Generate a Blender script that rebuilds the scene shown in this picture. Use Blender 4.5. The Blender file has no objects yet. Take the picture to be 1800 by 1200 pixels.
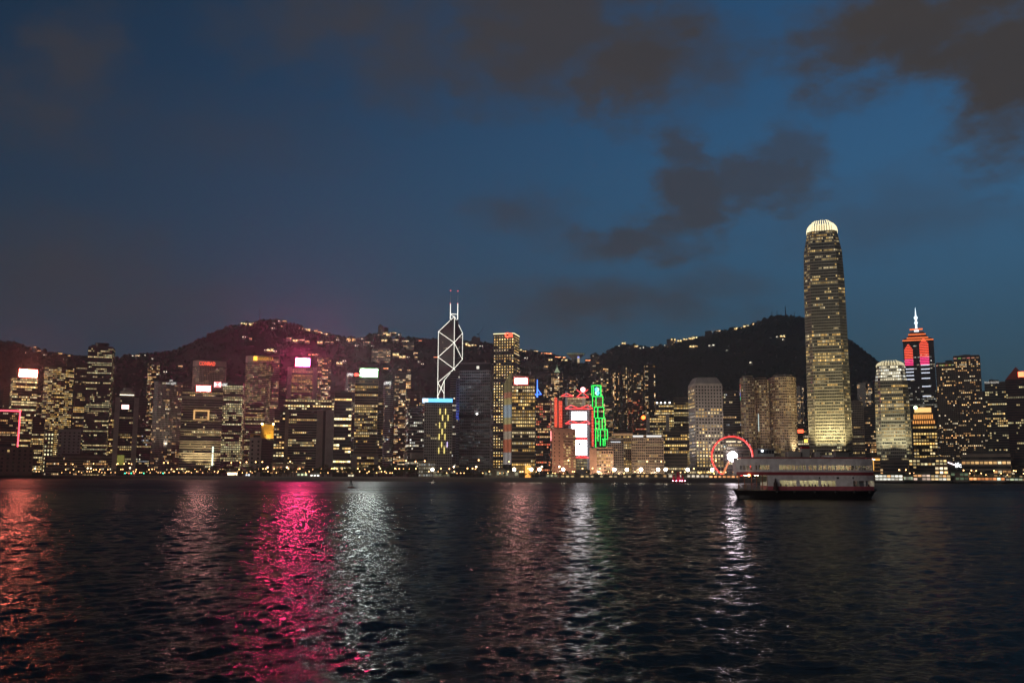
import bpy, math, random
import numpy as np
from mathutils import Vector, Matrix
SC = bpy.context.scene
COL = SC.collection
R = math.radians
# ------------------------------------------------------------------ camera
FPX = 1700.0                                   # focal length in photo pixels (1800 wide)
CAM = Vector((0, 0, 6.0))
PITCH = math.atan(236.0 / FPX)
ROLL = math.atan(6.0 / 1800.0)
F0 = Vector((0, math.cos(PITCH), math.sin(PITCH)))
R0 = Vector((1, 0, 0)); U0 = R0.cross(F0)
RV = (R0 * math.cos(ROLL) + U0 * math.sin(ROLL)); UV = RV.cross(F0)
cd = bpy.data.cameras.new('camera'); cam = bpy.data.objects.new('camera', cd); COL.objects.link(cam)
cd.sensor_width = 36.0; cd.lens = FPX / 1800.0 * 36.0; cd.clip_start = 0.5; cd.clip_end = 60000
M3 = Matrix((RV, UV, -F0)).transposed()
cam.matrix_world = Matrix.Translation(CAM) @ M3.to_4x4()
SC.camera = cam

def ray(px, py):
    return F0 + RV * ((px - 900) / FPX) + UV * ((600 - py) / FPX)
def W(px, py, D):
    d = ray(px, py); return CAM + d * (D / d.y)

# ------------------------------------------------------------------ render settings
SC.view_settings.view_transform = 'Standard'; SC.view_settings.look = 'None'
SC.view_settings.exposure = 0.0; SC.view_settings.gamma = 1.0
SC.render.engine = 'CYCLES'
cy = SC.cycles
cy.use_denoising = True
cy.max_bounces = 4; cy.diffuse_bounces = 1; cy.glossy_bounces = 3; cy.transmission_bounces = 3
cy.volume_bounces = 0; cy.transparent_max_bounces = 6
cy.sample_clamp_indirect = 3.0; cy.sample_clamp_direct = 0.0
cy.use_light_tree = True
cy.caustics_reflective = False; cy.caustics_refractive = False
cy.blur_glossy = 0.5

# ------------------------------------------------------------------ world: dusk sky with clouds
SUN_AZ = R(-118)           # from the view direction (+Y), clockwise positive: the sun is low behind the camera's left shoulder
SUN_EL = R(6.0)
world = bpy.data.worlds.new('World'); SC.world = world; world.use_nodes = True
world.cycles.sampling_method = 'MANUAL'; world.cycles.sample_map_resolution = 256
nt = world.node_tree; nt.nodes.clear()
def N(t, **kw):
    n = nt.nodes.new(t)
    for k, v in kw.items(): setattr(n, k, v)
    return n
def mth(op, a, b=None, clamp=False):
    n = N('ShaderNodeMath', operation=op, use_clamp=clamp)
    for i, x in enumerate((a, b)):
        if x is None: continue
        if isinstance(x, (int, float)): n.inputs[i].default_value = x
        else: nt.links.new(x, n.inputs[i])
    return n.outputs[0]
tc = N('ShaderNodeTexCoord')
sep = N('ShaderNodeSeparateXYZ'); nt.links.new(tc.outputs['Generated'], sep.inputs[0])
az = mth('ARCTAN2', sep.outputs['X'], sep.outputs['Y']); el = mth('ARCSINE', sep.outputs['Z'])
nz = N('ShaderNodeTexNoise'); nz.inputs['Scale'].default_value = 9.0; nz.inputs['Detail'].default_value = 5.0; nz.inputs['Roughness'].default_value = 0.55
mp = N('ShaderNodeMapping'); mp.inputs['Scale'].default_value = (1, 1, 1.7)
nt.links.new(tc.outputs['Generated'], mp.inputs[0]); nt.links.new(mp.outputs[0], nz.inputs['Vector'])
nz2 = N('ShaderNodeTexNoise'); nz2.inputs['Scale'].default_value = 26.0; nz2.inputs['Detail'].default_value = 6.0
nt.links.new(mp.outputs[0], nz2.inputs['Vector'])
wn = N('ShaderNodeTexNoise'); wn.inputs['Scale'].default_value = 7.0; wn.inputs['Detail'].default_value = 6.0; wn.inputs['Roughness'].default_value = 0.72
nt.links.new(mp.outputs[0], wn.inputs['Vector'])
wsep = N('ShaderNodeSeparateColor'); nt.links.new(wn.outputs['Color'], wsep.inputs[0])
azw = mth('ADD', az, mth('MULTIPLY', mth('SUBTRACT', wsep.outputs[0], 0.5), 0.16)); elw = mth('ADD', el, mth('MULTIPLY', mth('SUBTRACT', wsep.outputs[1], 0.5), 0.10))
nzs = mth('ADD', mth('MULTIPLY', mth('SUBTRACT', nz.outputs[0], 0.5), 1.15), mth('MULTIPLY', mth('SUBTRACT', nz2.outputs[0], 0.5), 1.5))
#        px    py   rx   ry  soft dens
CLOUDS = [(960, 40, 190, 135, .55, .9), (1120, 85, 165, 100, .5, .95), (1075, 155, 95, 52, .5, .9), (1215, 105, 120, 70, .8, .7),
          (640, 30, 230, 85, 1.0, .75), (715, 90, 110, 90, .9, .7), (150, 120, 80, 75, .9, .6), (70, 190, 130, 60, 1.1, .55),
          (1600, 50, 210, 95, .5, 1.0), (1500, 105, 110, 50, .5, .9), (1765, 120, 100, 170, .5, 1.0), (1770, 230, 80, 70, .7, .8),
          (1325, 318, 115, 48, .45, .72), (1235, 345, 72, 78, .4, .8), (1105, 418, 100, 36, .5, .75), (1175, 395, 70, 36, .6, .7), (1205, 255, 40, 34, .8, .7), (1380, 270, 60, 40, .7, .6),
          (910, 380, 90, 32, 1.0, .55), (1075, 540, 190, 42, .9, .75), (1250, 500, 130, 30, 1.1, .45), (80, 455, 170, 70, 1.0, .5), (250, 520, 170, 50, 1.1, .38),
          (420, 240, 180, 60, 1.3, .3), (1600, 370, 200, 60, 1.3, .4), (1480, 360, 120, 45, 1.2, .35)]
dens = None
for (px, py, rx, ry, soft, dn) in CLOUDS:
    d = ray(px, py).normalized(); a0 = math.atan2(d.x, d.y); e0 = math.asin(d.z)
    sx = rx / FPX; sy = ry / FPX
    q = mth('ADD', mth('POWER', mth('MULTIPLY', mth('SUBTRACT', azw, a0), 1 / sx), 2.0), mth('POWER', mth('MULTIPLY', mth('SUBTRACT', elw, e0), 1 / sy), 2.0))
    s = mth('SUBTRACT', 1.16, mth('SQRT', q))
    s = mth('ADD', s, nzs)
    mr = N('ShaderNodeMapRange', interpolation_type='SMOOTHSTEP')
    nt.links.new(s, mr.inputs['Value']); mr.inputs['From Min'].default_value = -0.45 * soft - .15; mr.inputs['From Max'].default_value = 1.0 * soft + .3
    mr.inputs['To Min'].default_value = 0; mr.inputs['To Max'].default_value = dn
    dens = mr.outputs[0] if dens is None else mth('MAXIMUM', dens, mr.outputs[0])
# the same kind of broken cloud over the rest of the sky, beyond the picture
far = mth('SUBTRACT', 1.0, mth('MULTIPLY', mth('LESS_THAN', mth('ABSOLUTE', az), 0.62), mth('LESS_THAN', el, 0.52)))
mr = N('ShaderNodeMapRange', interpolation_type='SMOOTHSTEP')
nz3 = N('ShaderNodeTexNoise'); nz3.inputs['Scale'].default_value = 3.2; nz3.inputs['Detail'].default_value = 6.0
nt.links.new(mp.outputs[0], nz3.inputs['Vector']); nt.links.new(nz3.outputs[0], mr.inputs['Value'])
mr.inputs['From Min'].default_value = 0.36; mr.inputs['From Max'].default_value = 0.52
dens = mth('MAXIMUM', dens, mth('MULTIPLY', mr.outputs[0], far))
sky = N('ShaderNodeTexSky', sky_type='NISHITA', sun_disc=False)
sky.sun_elevation = SUN_EL; sky.sun_rotation = SUN_AZ; sky.altitude = 0; sky.air_density = 1.0; sky.dust_density = 0.1; sky.ozone_density = 4.6
hs = N('ShaderNodeHueSaturation'); hs.inputs['Saturation'].default_value = 1.0; hs.inputs['Value'].default_value = 1.0
nt.links.new(sky.outputs[0], hs.inputs['Color'])
SKYMUL = N('ShaderNodeMix', data_type='RGBA', blend_type='MULTIPLY'); SKYMUL.inputs[0].default_value = 1.0
nt.links.new(hs.outputs[0], SKYMUL.inputs[6])
# dusk: the sky darkens smoothly away from its bright quarter
dk = mth('ADD', 0.24, mth('MULTIPLY', 0.96, mth('POWER', mth('MULTIPLY', mth('ADD', 1.0, mth('COSINE', mth('SUBTRACT', az, 0.42))), 0.5), 5.0)))
dkc = N('ShaderNodeCombineColor')
for i_ in range(3): nt.links.new(mth('MULTIPLY', dk, (0.95, 1.0, 0.93)[i_]), dkc.inputs[i_])
nt.links.new(dkc.outputs[0], SKYMUL.inputs[7])
mix = N('ShaderNodeMix', data_type='RGBA'); nt.links.new(dens, mix.inputs[0]); nt.links.new(SKYMUL.outputs[2], mix.inputs[6])
veil = N('ShaderNodeMapRange', interpolation_type='SMOOTHSTEP'); nt.links.new(el, veil.inputs['Value'])
veil.inputs['From Min'].default_value = 0.0; veil.inputs['From Max'].default_value = 0.36; veil.inputs['To Min'].default_value = 0.85; veil.inputs['To Max'].default_value = 0.0
vm = N('ShaderNodeMix', data_type='RGBA'); nt.links.new(veil.outputs[0], vm.inputs[0]); nt.links.new(SKYMUL.outputs[2], vm.inputs[6]); vm.inputs[7].default_value = (0.24, 0.40, 0.72, 1)
nt.links.new(vm.outputs[2], mix.inputs[6])
cr = N('ShaderNodeMix', data_type='RGBA'); nt.links.new(nz.outputs[0], cr.inputs[0])
CLOUD_A = (0.74, 0.63, 0.58, 1); CLOUD_B = (0.54, 0.53, 0.58, 1)
cr.inputs[6].default_value = CLOUD_A; cr.inputs[7].default_value = CLOUD_B
nt.links.new(cr.outputs[2], mix.inputs[7])
bg = N('ShaderNodeBackground'); bg.inputs['Strength'].default_value = 0.077
nt.links.new(mix.outputs[2], bg.inputs['Color'])
wo = N('ShaderNodeOutputWorld'); nt.links.new(bg.outputs[0], wo.inputs['Surface'])

# ------------------------------------------------------------------ sun lamp: the afterglow, very weak
sl = bpy.data.lights.new('sun', 'SUN'); so = bpy.data.objects.new('sun', sl); COL.objects.link(so)
sl.energy = 0.76; sl.angle = R(40); sl.color = (1.0, 0.86, 0.74)
sd = Vector((math.sin(SUN_AZ) * math.cos(SUN_EL), math.cos(SUN_AZ) * math.cos(SUN_EL), math.sin(SUN_EL) ))
so.rotation_euler = sd.to_track_quat('Z', 'Y').to_euler()

# ------------------------------------------------------------------ helpers
rnd = random.Random(7)
def tag(o, label, cat, group=None, kind=None):
    o['label'] = label; o['category'] = cat
    if group: o['group'] = group
    if kind: o['kind'] = kind
    return o
def empty(name, loc=(0, 0, 0), rz=0.0):
    o = bpy.data.objects.new(name, None); COL.objects.link(o); o.location = loc; o.rotation_euler = (0, 0, rz); o.empty_display_size = 1
    return o
MATS = {}
def nodemat(name):
    m = bpy.data.materials.new(name); m.use_nodes = True
    return m, m.node_tree, m.node_tree.nodes['Principled BSDF']
def wallmat(c, rough=0.7, metal=0.0, spec=0.5, scale=0.12):
    k = ('w', c, rough, metal)
    if k in MATS: return MATS[k]
    m, t, b = nodemat('wall_%02x%02x%02x' % tuple(int(min(x, 1) * 255) for x in c))
    n = t.nodes.new('ShaderNodeTexNoise'); n.inputs['Scale'].default_value = scale; n.inputs['Detail'].default_value = 6
    g = t.nodes.new('ShaderNodeTexCoord'); t.links.new(g.outputs['Object'], n.inputs['Vector'])
    r = t.nodes.new('ShaderNodeValToRGB'); e = r.color_ramp.elements
    e[0].position = .3; e[1].position = .7
    e[0].color = (c[0] * .78, c[1] * .77, c[2] * .76, 1); e[1].color = (min(1, c[0] * 1.15), min(1, c[1] * 1.15), min(1, c[2] * 1.15), 1)
    t.links.new(n.outputs[0], r.inputs[0]); t.links.new(r.outputs[0], b.inputs['Base Color'])
    b.inputs['Roughness'].default_value = rough; b.inputs['Metallic'].default_value = metal
    MATS[k] = m; return m
def emat(c, s, sample=True):
    if s < 4: sample = False
    k = ('e', c, s, sample)
    if k in MATS: return MATS[k]
    m, t, b = nodemat('lamp_or_glow')  # emission for lamps and for parts that glow without one
    b.inputs['Base Color'].default_value = (.05, .05, .05, 1)
    b.inputs['Emission Color'].default_value = (*c, 1); b.inputs['Emission Strength'].default_value = s
    m.cycles.emission_sampling = 'FRONT_BACK' if sample else 'NONE'
    MATS[k] = m; return m
def winmat():
    m, t, b = nodemat('window_glass')
    a = t.nodes.new('ShaderNodeAttribute'); a.attribute_name = 'lit'
    b.inputs['Base Color'].default_value = (.02, .024, .028, 1); b.inputs['Roughness'].default_value = .16
    t.links.new(a.outputs['Color'], b.inputs['Emission Color']); b.inputs['Emission Strength'].default_value = 1.0
    m.cycles.emission_sampling = 'NONE'
    return m
WIN = winmat()
LAMPATTR = winmat(); LAMPATTR.name = 'light_strip'
GLASS = wallmat((.03, .034, .04), .2); DARK = wallmat((.05, .05, .052), .6); STEEL = wallmat((.18, .18, .19), .45, .6)
BLACKM = wallmat((.015, .015, .017), .5)

class MB:
    def __init__(s): s.v = []; s.f = []; s.m = []; s.l = []
    def face(s, pts, m=0, lit=None):
        i = len(s.v); s.v.extend([tuple(p) for p in pts]); s.f.append(tuple(range(i, i + len(pts)))); s.m.append(m); s.l.append(lit)
    def box(s, x0, x1, y0, y1, z0, z1, m=0, lit=None):
        i = len(s.v)
        s.v += [(x0, y0, z0), (x1, y0, z0), (x1, y1, z0), (x0, y1, z0), (x0, y0, z1), (x1, y0, z1), (x1, y1, z1), (x0, y1, z1)]
        for q in ((0, 1, 5, 4), (1, 2, 6, 5), (2, 3, 7, 6), (3, 0, 4, 7), (4, 5, 6, 7), (3, 2, 1, 0)):
            s.f.append(tuple(i + k for k in q)); s.m.append(m); s.l.append(lit)
    def prism(s, poly, z0, z1, m=0, poly2=None, cap=True, lit=None):
        n = len(poly); i = len(s.v); p2 = poly2 or poly
        zz0 = z0 if hasattr(z0, '__len__') else [z0] * n; zz1 = z1 if hasattr(z1, '__len__') else [z1] * n
        s.v += [(p[0], p[1], zz0[k]) for k, p in enumerate(poly)] + [(p[0], p[1], zz1[k]) for k, p in enumerate(p2)]
        for k in range(n):
            j = (k + 1) % n; s.f.append((i + k, i + j, i + n + j, i + n + k)); s.m.append(m); s.l.append(lit)
        if cap:
            s.f.append(tuple(i + n + k for k in range(n))); s.m.append(m); s.l.append(lit)
            s.f.append(tuple(i + k for k in reversed(range(n)))); s.m.append(m); s.l.append(lit)
    def tube(s, p0, p1, r, n=6, r2=None, m=0, lit=None):
        p0 = Vector(p0); p1 = Vector(p1); d = (p1 - p0)
        if d.length < 1e-6: return
        d.normalize(); a = d.orthogonal().normalized(); b = d.cross(a); r2 = r if r2 is None else r2
        i = len(s.v)
        for p, rr in ((p0, r), (p1, r2)):
            for k in range(n):
                t = 2 * math.pi * k / n; s.v.append(tuple(p + (a * math.cos(t) + b * math.sin(t)) * rr))
        for k in range(n):
            j = (k + 1) % n; s.f.append((i + k, i + j, i + n + j, i + n + k)); s.m.append(m); s.l.append(lit)
        s.f.append(tuple(i + k for k in reversed(range(n)))); s.m.append(m); s.l.append(lit)
        s.f.append(tuple(i + n + k for k in range(n))); s.m.append(m); s.l.append(lit)
    def lathe(s, prof, n=10, c=(0, 0), m=0, lit=None):
        i = len(s.v)
        for (r, z) in prof:
            for k in range(n):
                t = 2 * math.pi * k / n; s.v.append((c[0] + r * math.cos(t), c[1] + r * math.sin(t), z))
        for q in range(len(prof) - 1):
            for k in range(n):
                j = (k + 1) % n; s.f.append((i + q * n + k, i + q * n + j, i + (q + 1) * n + j, i + (q + 1) * n + k)); s.m.append(m); s.l.append(lit)
        q = len(prof) - 1
        s.f.append(tuple(i + k for k in reversed(range(n)))); s.m.append(m); s.l.append(lit)
        s.f.append(tuple(i + q * n + k for k in range(n))); s.m.append(m); s.l.append(lit)
    def ball(s, c, r, n=8, m=0, lit=None, sz=1.0):
        i0 = len(s.v)
        s.lathe([(max(.02, math.sin(math.pi * k / 6)) * r, -math.cos(math.pi * k / 6) * r * sz) for k in range(7)], n, (c[0], c[1]), m, lit)
        for k in range(i0, len(s.v)): x, y, z = s.v[k]; s.v[k] = (x, y, z + c[2])
    def build(s, name, mats, parent=None, loc=None, smooth=False, kind=None):
        me = bpy.data.meshes.new(name); me.from_pydata(s.v, [], s.f)
        for m in (mats if isinstance(mats, (list, tuple)) else [mats]): me.materials.append(m)
        if any(s.m): me.polygons.foreach_set('material_index', s.m)
        if any(x is not None for x in s.l):
            at = me.attributes.new('lit', 'FLOAT_COLOR', 'FACE')
            arr = np.zeros((len(s.l), 4), dtype=np.float32); arr[:, 3] = 1
            for k, x in enumerate(s.l):
                if x is not None: arr[k, :3] = x
            at.data.foreach_set('color', arr.ravel())
        if smooth: me.polygons.foreach_set('use_smooth', [True] * len(me.polygons))
        me.update()
        o = bpy.data.objects.new(name, me); COL.objects.link(o)
        if parent: o.parent = parent
        if loc is not None: o.location = loc
        if kind: o['kind'] = kind
        return o

def text_part(name, body, mat, parent, x, y, z, width=None, height=None, ext=.25, rz=0.0, shear=0.0, bold=0.0):
    cu = bpy.data.curves.new('txt', 'FONT'); cu.body = body; cu.size = 1; cu.extrude = .02; cu.align_x = 'CENTER'; cu.align_y = 'CENTER'; cu.shear = shear; cu.offset = bold; cu.resolution_u = 3
    ob = bpy.data.objects.new('txt', cu); COL.objects.link(ob)
    dg = bpy.context.evaluated_depsgraph_get(); dg.update()
    me = bpy.data.meshes.new_from_object(ob.evaluated_get(dg)); bpy.data.objects.remove(ob)
    co = np.empty(len(me.vertices) * 3, dtype=np.float32); me.vertices.foreach_get('co', co); co = co.reshape(-1, 3)
    mn = co.min(0); mx = co.max(0); co -= (mn + mx) / 2
    sx = width / (mx[0] - mn[0]) if width else height / (mx[1] - mn[1])
    sy = height / (mx[1] - mn[1]) if height else sx
    out = np.stack([co[:, 0] * sx, -np.sign(co[:, 2]) * ext * 0 - co[:, 2] * (ext / .04), co[:, 1] * sy], 1).astype(np.float32)
    me.vertices.foreach_set('co', out.ravel()); me.materials.clear(); me.materials.append(mat); me.update(); me.name = name
    o = bpy.data.objects.new(name, me); COL.objects.link(o); o.parent = parent; o.location = (x, y, z); o.rotation_euler = (0, 0, rz)
    return o

# ------------------------------------------------------------------ window lights
PAL = {'warm': [(1, .68, .26), (1, .76, .36), (1, .6, .2), (.95, .8, .42)],
       'gold': [(1, .66, .22), (1, .72, .3), (1, .58, .16), (1, .78, .42)],
       'green': [(.95, .8, .38), (1, .74, .34), (.9, .82, .46)],
       'home': [(1, .58, .22), (1, .66, .32), (1, .8, .5), (1, .5, .18)],
       'cool': [(.8, .9, 1), (.9, .97, .95), (1, .95, .8)],
       'white': [(1, .93, .72), (1, .86, .58), (.95, .95, .85)],
       'mix': [(1, .70, .30), (1, .78, .42), (.85, .92, 1), (1, .6, .25), (.95, .9, .6)],
       'red': [(1, .12, .06), (1, .3, .12), (1, .6, .25)]}
def litfield(nf, nb, r, p, row, gain, pal, stick=.55):
    P = PAL[pal]; out = []
    for f in range(nf):
        q = min(.97, p * 1.2 * r.choice((.1, .4, 1, 1, 1.6, 2.4)))
        if r.random() < row: q = .93
        base = r.choice(P); fg = gain * 1.3 * r.uniform(.4, 1.25); line = []; on = r.random() < q
        for b in range(nb):
            if r.random() > stick: on = r.random() < q
            if on:
                c = base if r.random() < .7 else r.choice(P); g = fg * math.exp(r.gauss(-.1, .4)); line.append((c[0] * g, c[1] * g, c[2] * g))
            else:
                g = .012 if r.random() < .25 else 0.0
                line.append((g, g * .8, g * .5))
        out.append(line)
    return out
def face_dir(yaw, n):
    return n[1] * math.cos(yaw) + n[0] * math.sin(yaw)
def facade(wb, pb, poly, z0, z1, yaw, r, fh=3.7, bay=2.5, wf=.72, hf=.55, p=.25, row=.08, gain=.8, pal='warm', stick=.55, band=.4, pier=0, bw=.35, gap_every=0, edges=None, poly2=None, colp=0):
    """panes (pb) set back between floor bands and piers (wb) on every side of a prism that can be seen"""
    nf = max(1, int(round((z1 - z0) / fh))); h = (z1 - z0) / nf; n = len(poly); P2 = poly2 or poly
    for e in range(n):
        if edges is not None and e not in edges: continue
        a = Vector(poly[e]); b = Vector(poly[(e + 1) % n]); a2 = Vector(P2[e]); b2 = Vector(P2[(e + 1) % n])
        d = b - a; L = d.length
        if L < 1.2: continue
        t = d / L; nn = Vector((t.y, -t.x))
        if face_dir(yaw, nn) > .35: continue
        nb = max(1, int(round(L / bay)))
        F = litfield(nf, nb, r, p, row, gain, pal, stick)
        if colp:
            cols = [k for k in range(nb) if r.random() < colp]
            for f in range(nf):
                for k in range(nb):
                    if k not in cols and r.random() < .85: F[f][k] = (0, 0, 0)
        for f in range(nf):
            u0 = (f + .5 - hf / 2) / nf; u1 = (f + .5 + hf / 2) / nf
            A = a.lerp(a2, u0); B = b.lerp(b2, u0); A1 = a.lerp(a2, u1); B1 = b.lerp(b2, u1)
            za = z0 + (z1 - z0) * u0; zb = z0 + (z1 - z0) * u1
            if gap_every and f % gap_every == gap_every - 1: continue
            for k in range(nb):
                s0 = (k + .5 - wf / 2) / nb; s1 = (k + .5 + wf / 2) / nb
                q0 = A.lerp(B, s0) + nn * .08; q1 = A.lerp(B, s1) + nn * .08; q2 = A1.lerp(B1, s1) + nn * .08; q3 = A1.lerp(B1, s0) + nn * .08
                pb.face([(q0.x, q0.y, za), (q1.x, q1.y, za), (q2.x, q2.y, zb), (q3.x, q3.y, zb)], 0, F[f][k])
        if band:
            hh = band * h
            for f in range(nf + 1):
                u = f / nf; A = a.lerp(a2, u); B = b.lerp(b2, u); zc = z0 + (z1 - z0) * u; za = zc - hh / 2; zb = min(zc + hh / 2, z1 + .3)
                o0 = A - nn * .1; o1 = B - nn * .1; p0 = A + nn * bw; p1 = B + nn * bw
                wb.face([(p0.x, p0.y, za), (p1.x, p1.y, za), (p1.x, p1.y, zb), (p0.x, p0.y, zb)])
                wb.face([(o0.x, o0.y, zb), (p0.x, p0.y, zb), (p1.x, p1.y, zb), (o1.x, o1.y, zb)])
                wb.face([(o0.x, o0.y, za), (o1.x, o1.y, za), (p1.x, p1.y, za), (p0.x, p0.y, za)])
        if pier:
            pw = pier
            for k in range(nb + 1):
                A = a.lerp(b, k / nb); A2 = a2.lerp(b2, k / nb); tt = t * (pw / 2)
                o = nn * (bw + .12)
                wb.face([(*(A - tt + o), z0), (*(A + tt + o), z0), (*(A2 + tt + o), z1), (*(A2 - tt + o), z1)])
                wb.face([(*(A - tt), z0), (*(A - tt + o), z0), (*(A2 - tt + o), z1), (*(A2 - tt), z1)])
                wb.face([(*(A + tt + o), z0), (*(A + tt), z0), (*(A2 + tt), z1), (*(A2 + tt + o), z1)])

def rect(w, d): return [(-w / 2, -d / 2), (w / 2, -d / 2), (w / 2, d / 2), (-w / 2, d / 2)]
def chamf(w, d, c): return [(-w / 2 + c, -d / 2), (w / 2 - c, -d / 2), (w / 2, -d / 2 + c), (w / 2, d / 2 - c), (w / 2 - c, d / 2), (-w / 2 + c, d / 2), (-w / 2, d / 2 - c), (-w / 2, -d / 2 + c)]
def ellip(w, d, n=20): return [(w / 2 * math.cos(2 * math.pi * k / n - math.pi / 2), d / 2 * math.sin(2 * math.pi * k / n - math.pi / 2)) for k in range(n)]
def bowf(w, d, n=7):
    q = [(-w / 2 + w * k / n, -d / 2 - d * .28 * math.sin(math.pi * k / n)) for k in range(n + 1)]
    return q + [(w / 2, d / 2), (-w / 2, d / 2)]
def cross(w, d, k=.28):
    a = w * k; b = d * k
    return [(-w / 2 + a, -d / 2), (w / 2 - a, -d / 2), (w / 2 - a, -d / 2 + b), (w / 2, -d / 2 + b), (w / 2, d / 2 - b), (w / 2 - a, d / 2 - b), (w / 2 - a, d / 2), (-w / 2 + a, d / 2), (-w / 2 + a, d / 2 - b), (-w / 2, d / 2 - b), (-w / 2, -d / 2 + b), (-w / 2 + a, -d / 2 + b)]
def scalep(p, k): return [(x * k, y * k) for x, y in p]

GZ = 4.0       # height of the reclaimed land above the water
class Bld:
    """a tower placed from where it stands: photo columns x0..x1, roof row ytop, distance D"""
    def __init__(s, name, label, x0, x1, ytop, D, cat='tower', yaw=None, ang=0.0, dr=.75, zb=GZ, ybot=820):
        s.px = (x0 + x1) / 2; s.D = D; s.zb = zb
        pm = W(s.px, (ytop + ybot) / 2, D); s.X = pm.x
        s.az = math.atan2(pm.x, D); s.dist = math.hypot(pm.x, D)
        s.k = D * math.cos(s.az) / FPX          # metres per photo pixel, across the view
        s.ang = R(ang); s.yaw = (-s.az + s.ang) if yaw is None else R(yaw)
        full = (x1 - x0) * s.k if yaw is None else (x1 - x0) * D / FPX
        s.full = full
        d = full * dr; a = abs(s.ang)
        s.w = max(full * .35, (full - d * math.sin(a)) / math.cos(a)); s.d = d
        s.H = W(s.px, ytop, D).z - zb
        s.root = empty(name, (s.X, D, zb), s.yaw); tag(s.root, label, cat)
        s.r = random.Random(hash((int(x0), int(ytop), int(D))) & 0xffff)
    def lx(s, px): return (px - s.px) * s.k
    def lz(s, py): return W(s.px, py, s.D).z - s.zb

def roofstuff(b, w, d, H, r, mat, n=2, big=True):
    m = MB()
    m.box(-w / 2 - .2, w / 2 + .2, -d / 2 - .2, -d / 2 + .5, H, H + 1.4); m.box(-w / 2 - .2, w / 2 + .2, d / 2 - .5, d / 2 + .2, H, H + 1.4)
    m.box(-w / 2 - .2, -w / 2 + .5, -d / 2 + .5, d / 2 - .5, H, H + 1.4); m.box(w / 2 - .5, w / 2 + .2, -d / 2 + .5, d / 2 - .5, H, H + 1.4)
    m.build('parapet', mat, b.root)
    for k in range(n):
        ww = w * r.uniform(.18, .4); x = r.uniform(-w / 2 + ww / 2 + 1, w / 2 - ww / 2 - 1); hh = r.uniform(2.5, 6); y = r.uniform(-.2, .2) * d
        q = MB(); q.box(x - ww / 2, x + ww / 2, y - d * .14, y + d * .14, H + .02, H + hh)
        for j in range(4): q.box(x - ww / 2 + ww * j / 4, x - ww / 2 + ww * (j + .5) / 4, y - d * .14 - .3, y - d * .14, H + .4, H + hh - .5)
        q.build('roof_plant', DARK, b.root)
    if r.random() < .4:
        q = MB(); x = r.uniform(-.3, .3) * w; q.tube((x, 0, H), (x, 0, H + r.uniform(8, 16)), .35, 5, .12); q.build('antenna', STEEL, b.root)

def tower(name, label, x0, x1, ytop, D, shape='box', wall=(.2, .19, .18), rough=.6, ang=None, dr=.75, cat='tower', roof=2, core=None, base=None, cs=.2, zb=GZ, **kw):
    r0 = random.Random(int(x0 * 7 + ytop))
    if ang is None: ang = r0.choice((-14, -9, -5, 5, 9, 14))
    b = Bld(name, label, x0, x1, ytop, D, cat, None, ang if shape in ('box', 'cross', 'chamf') else 0, dr, zb)
    w, d, H = b.w, b.d, b.H
    if shape == 'box': poly = rect(w, d)
    elif shape == 'chamf': poly = chamf(w, d, min(w, d) * cs)
    elif shape == 'round': poly = ellip(w, d)
    elif shape == 'bow': poly = bowf(w, d)
    elif shape == 'cross': poly = cross(w, d)
    b.poly = poly
    wm = wallmat(wall, rough)
    c = MB(); c.prism(poly, 0, H); c.build('wall', core or (GLASS if kw.get('band', .4) and not kw.get('solid') else wm), b.root)
    kw.pop('solid', None)
    wb, pb = MB(), MB()
    facade(wb, pb, poly, 5 if H > 30 else .5, H - (2 if H > 30 else .8), b.yaw, b.r, **kw)
    if wb.f: wb.build('floor_band', wm, b.root, kind='stuff')
    pb.build('window', WIN, b.root, kind='stuff')
    if roof is not None: roofstuff(b, w * (.97 if shape == 'box' else .7), d * (.97 if shape == 'box' else .7), H, b.r, wm, roof)
    return b

def board(b, x0, x1, y0, y1, c, s, name='sign_panel', yoff=1.2, frame=True, yl=None, sample=True):
    """a lit sign panel on the roof or face of a tower, between photo pixels"""
    X0, X1, Z1, Z0 = b.lx(x0), b.lx(x1), b.lz(y0), b.lz(y1); y = (-b.d / 2 - yoff) if yl is None else yl
    m = MB(); m.box(X0, X1, y - .4, y, Z0, Z1); o = m.build(name, emat(c, s, sample), b.root)
    if frame:
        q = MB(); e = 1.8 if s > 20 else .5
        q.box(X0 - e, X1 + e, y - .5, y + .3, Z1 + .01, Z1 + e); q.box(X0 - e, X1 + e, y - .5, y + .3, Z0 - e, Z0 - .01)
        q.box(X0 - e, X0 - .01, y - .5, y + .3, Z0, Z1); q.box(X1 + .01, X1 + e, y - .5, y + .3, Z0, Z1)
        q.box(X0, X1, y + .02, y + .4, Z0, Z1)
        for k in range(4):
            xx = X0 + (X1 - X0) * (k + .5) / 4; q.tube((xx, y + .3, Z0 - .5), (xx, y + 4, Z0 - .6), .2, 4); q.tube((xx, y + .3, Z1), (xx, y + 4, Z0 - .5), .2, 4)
        q.build('sign_frame', emat((1, .05, .16) if c == (1, .045, .20) else tuple(min(1, v * (1 if v == max(c) else .35)) for v in c), 1.1, False) if s > 20 else DARK, o)  # frame of a strong sign glows, imitating the colour fringe round its panel
    return o
def letters(b, text, px, py, wpx, hpx, c, s, yoff=.8, bold=0.0, name='sign_lettering', yl=None):
    y = (-b.d / 2 - yoff) if yl is None else yl
    return text_part(name, text, emat(c, s * .42, False), b.root, b.lx(px), y, b.lz(py), wpx * b.k, hpx * b.D / FPX, .5, bold=bold)

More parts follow.
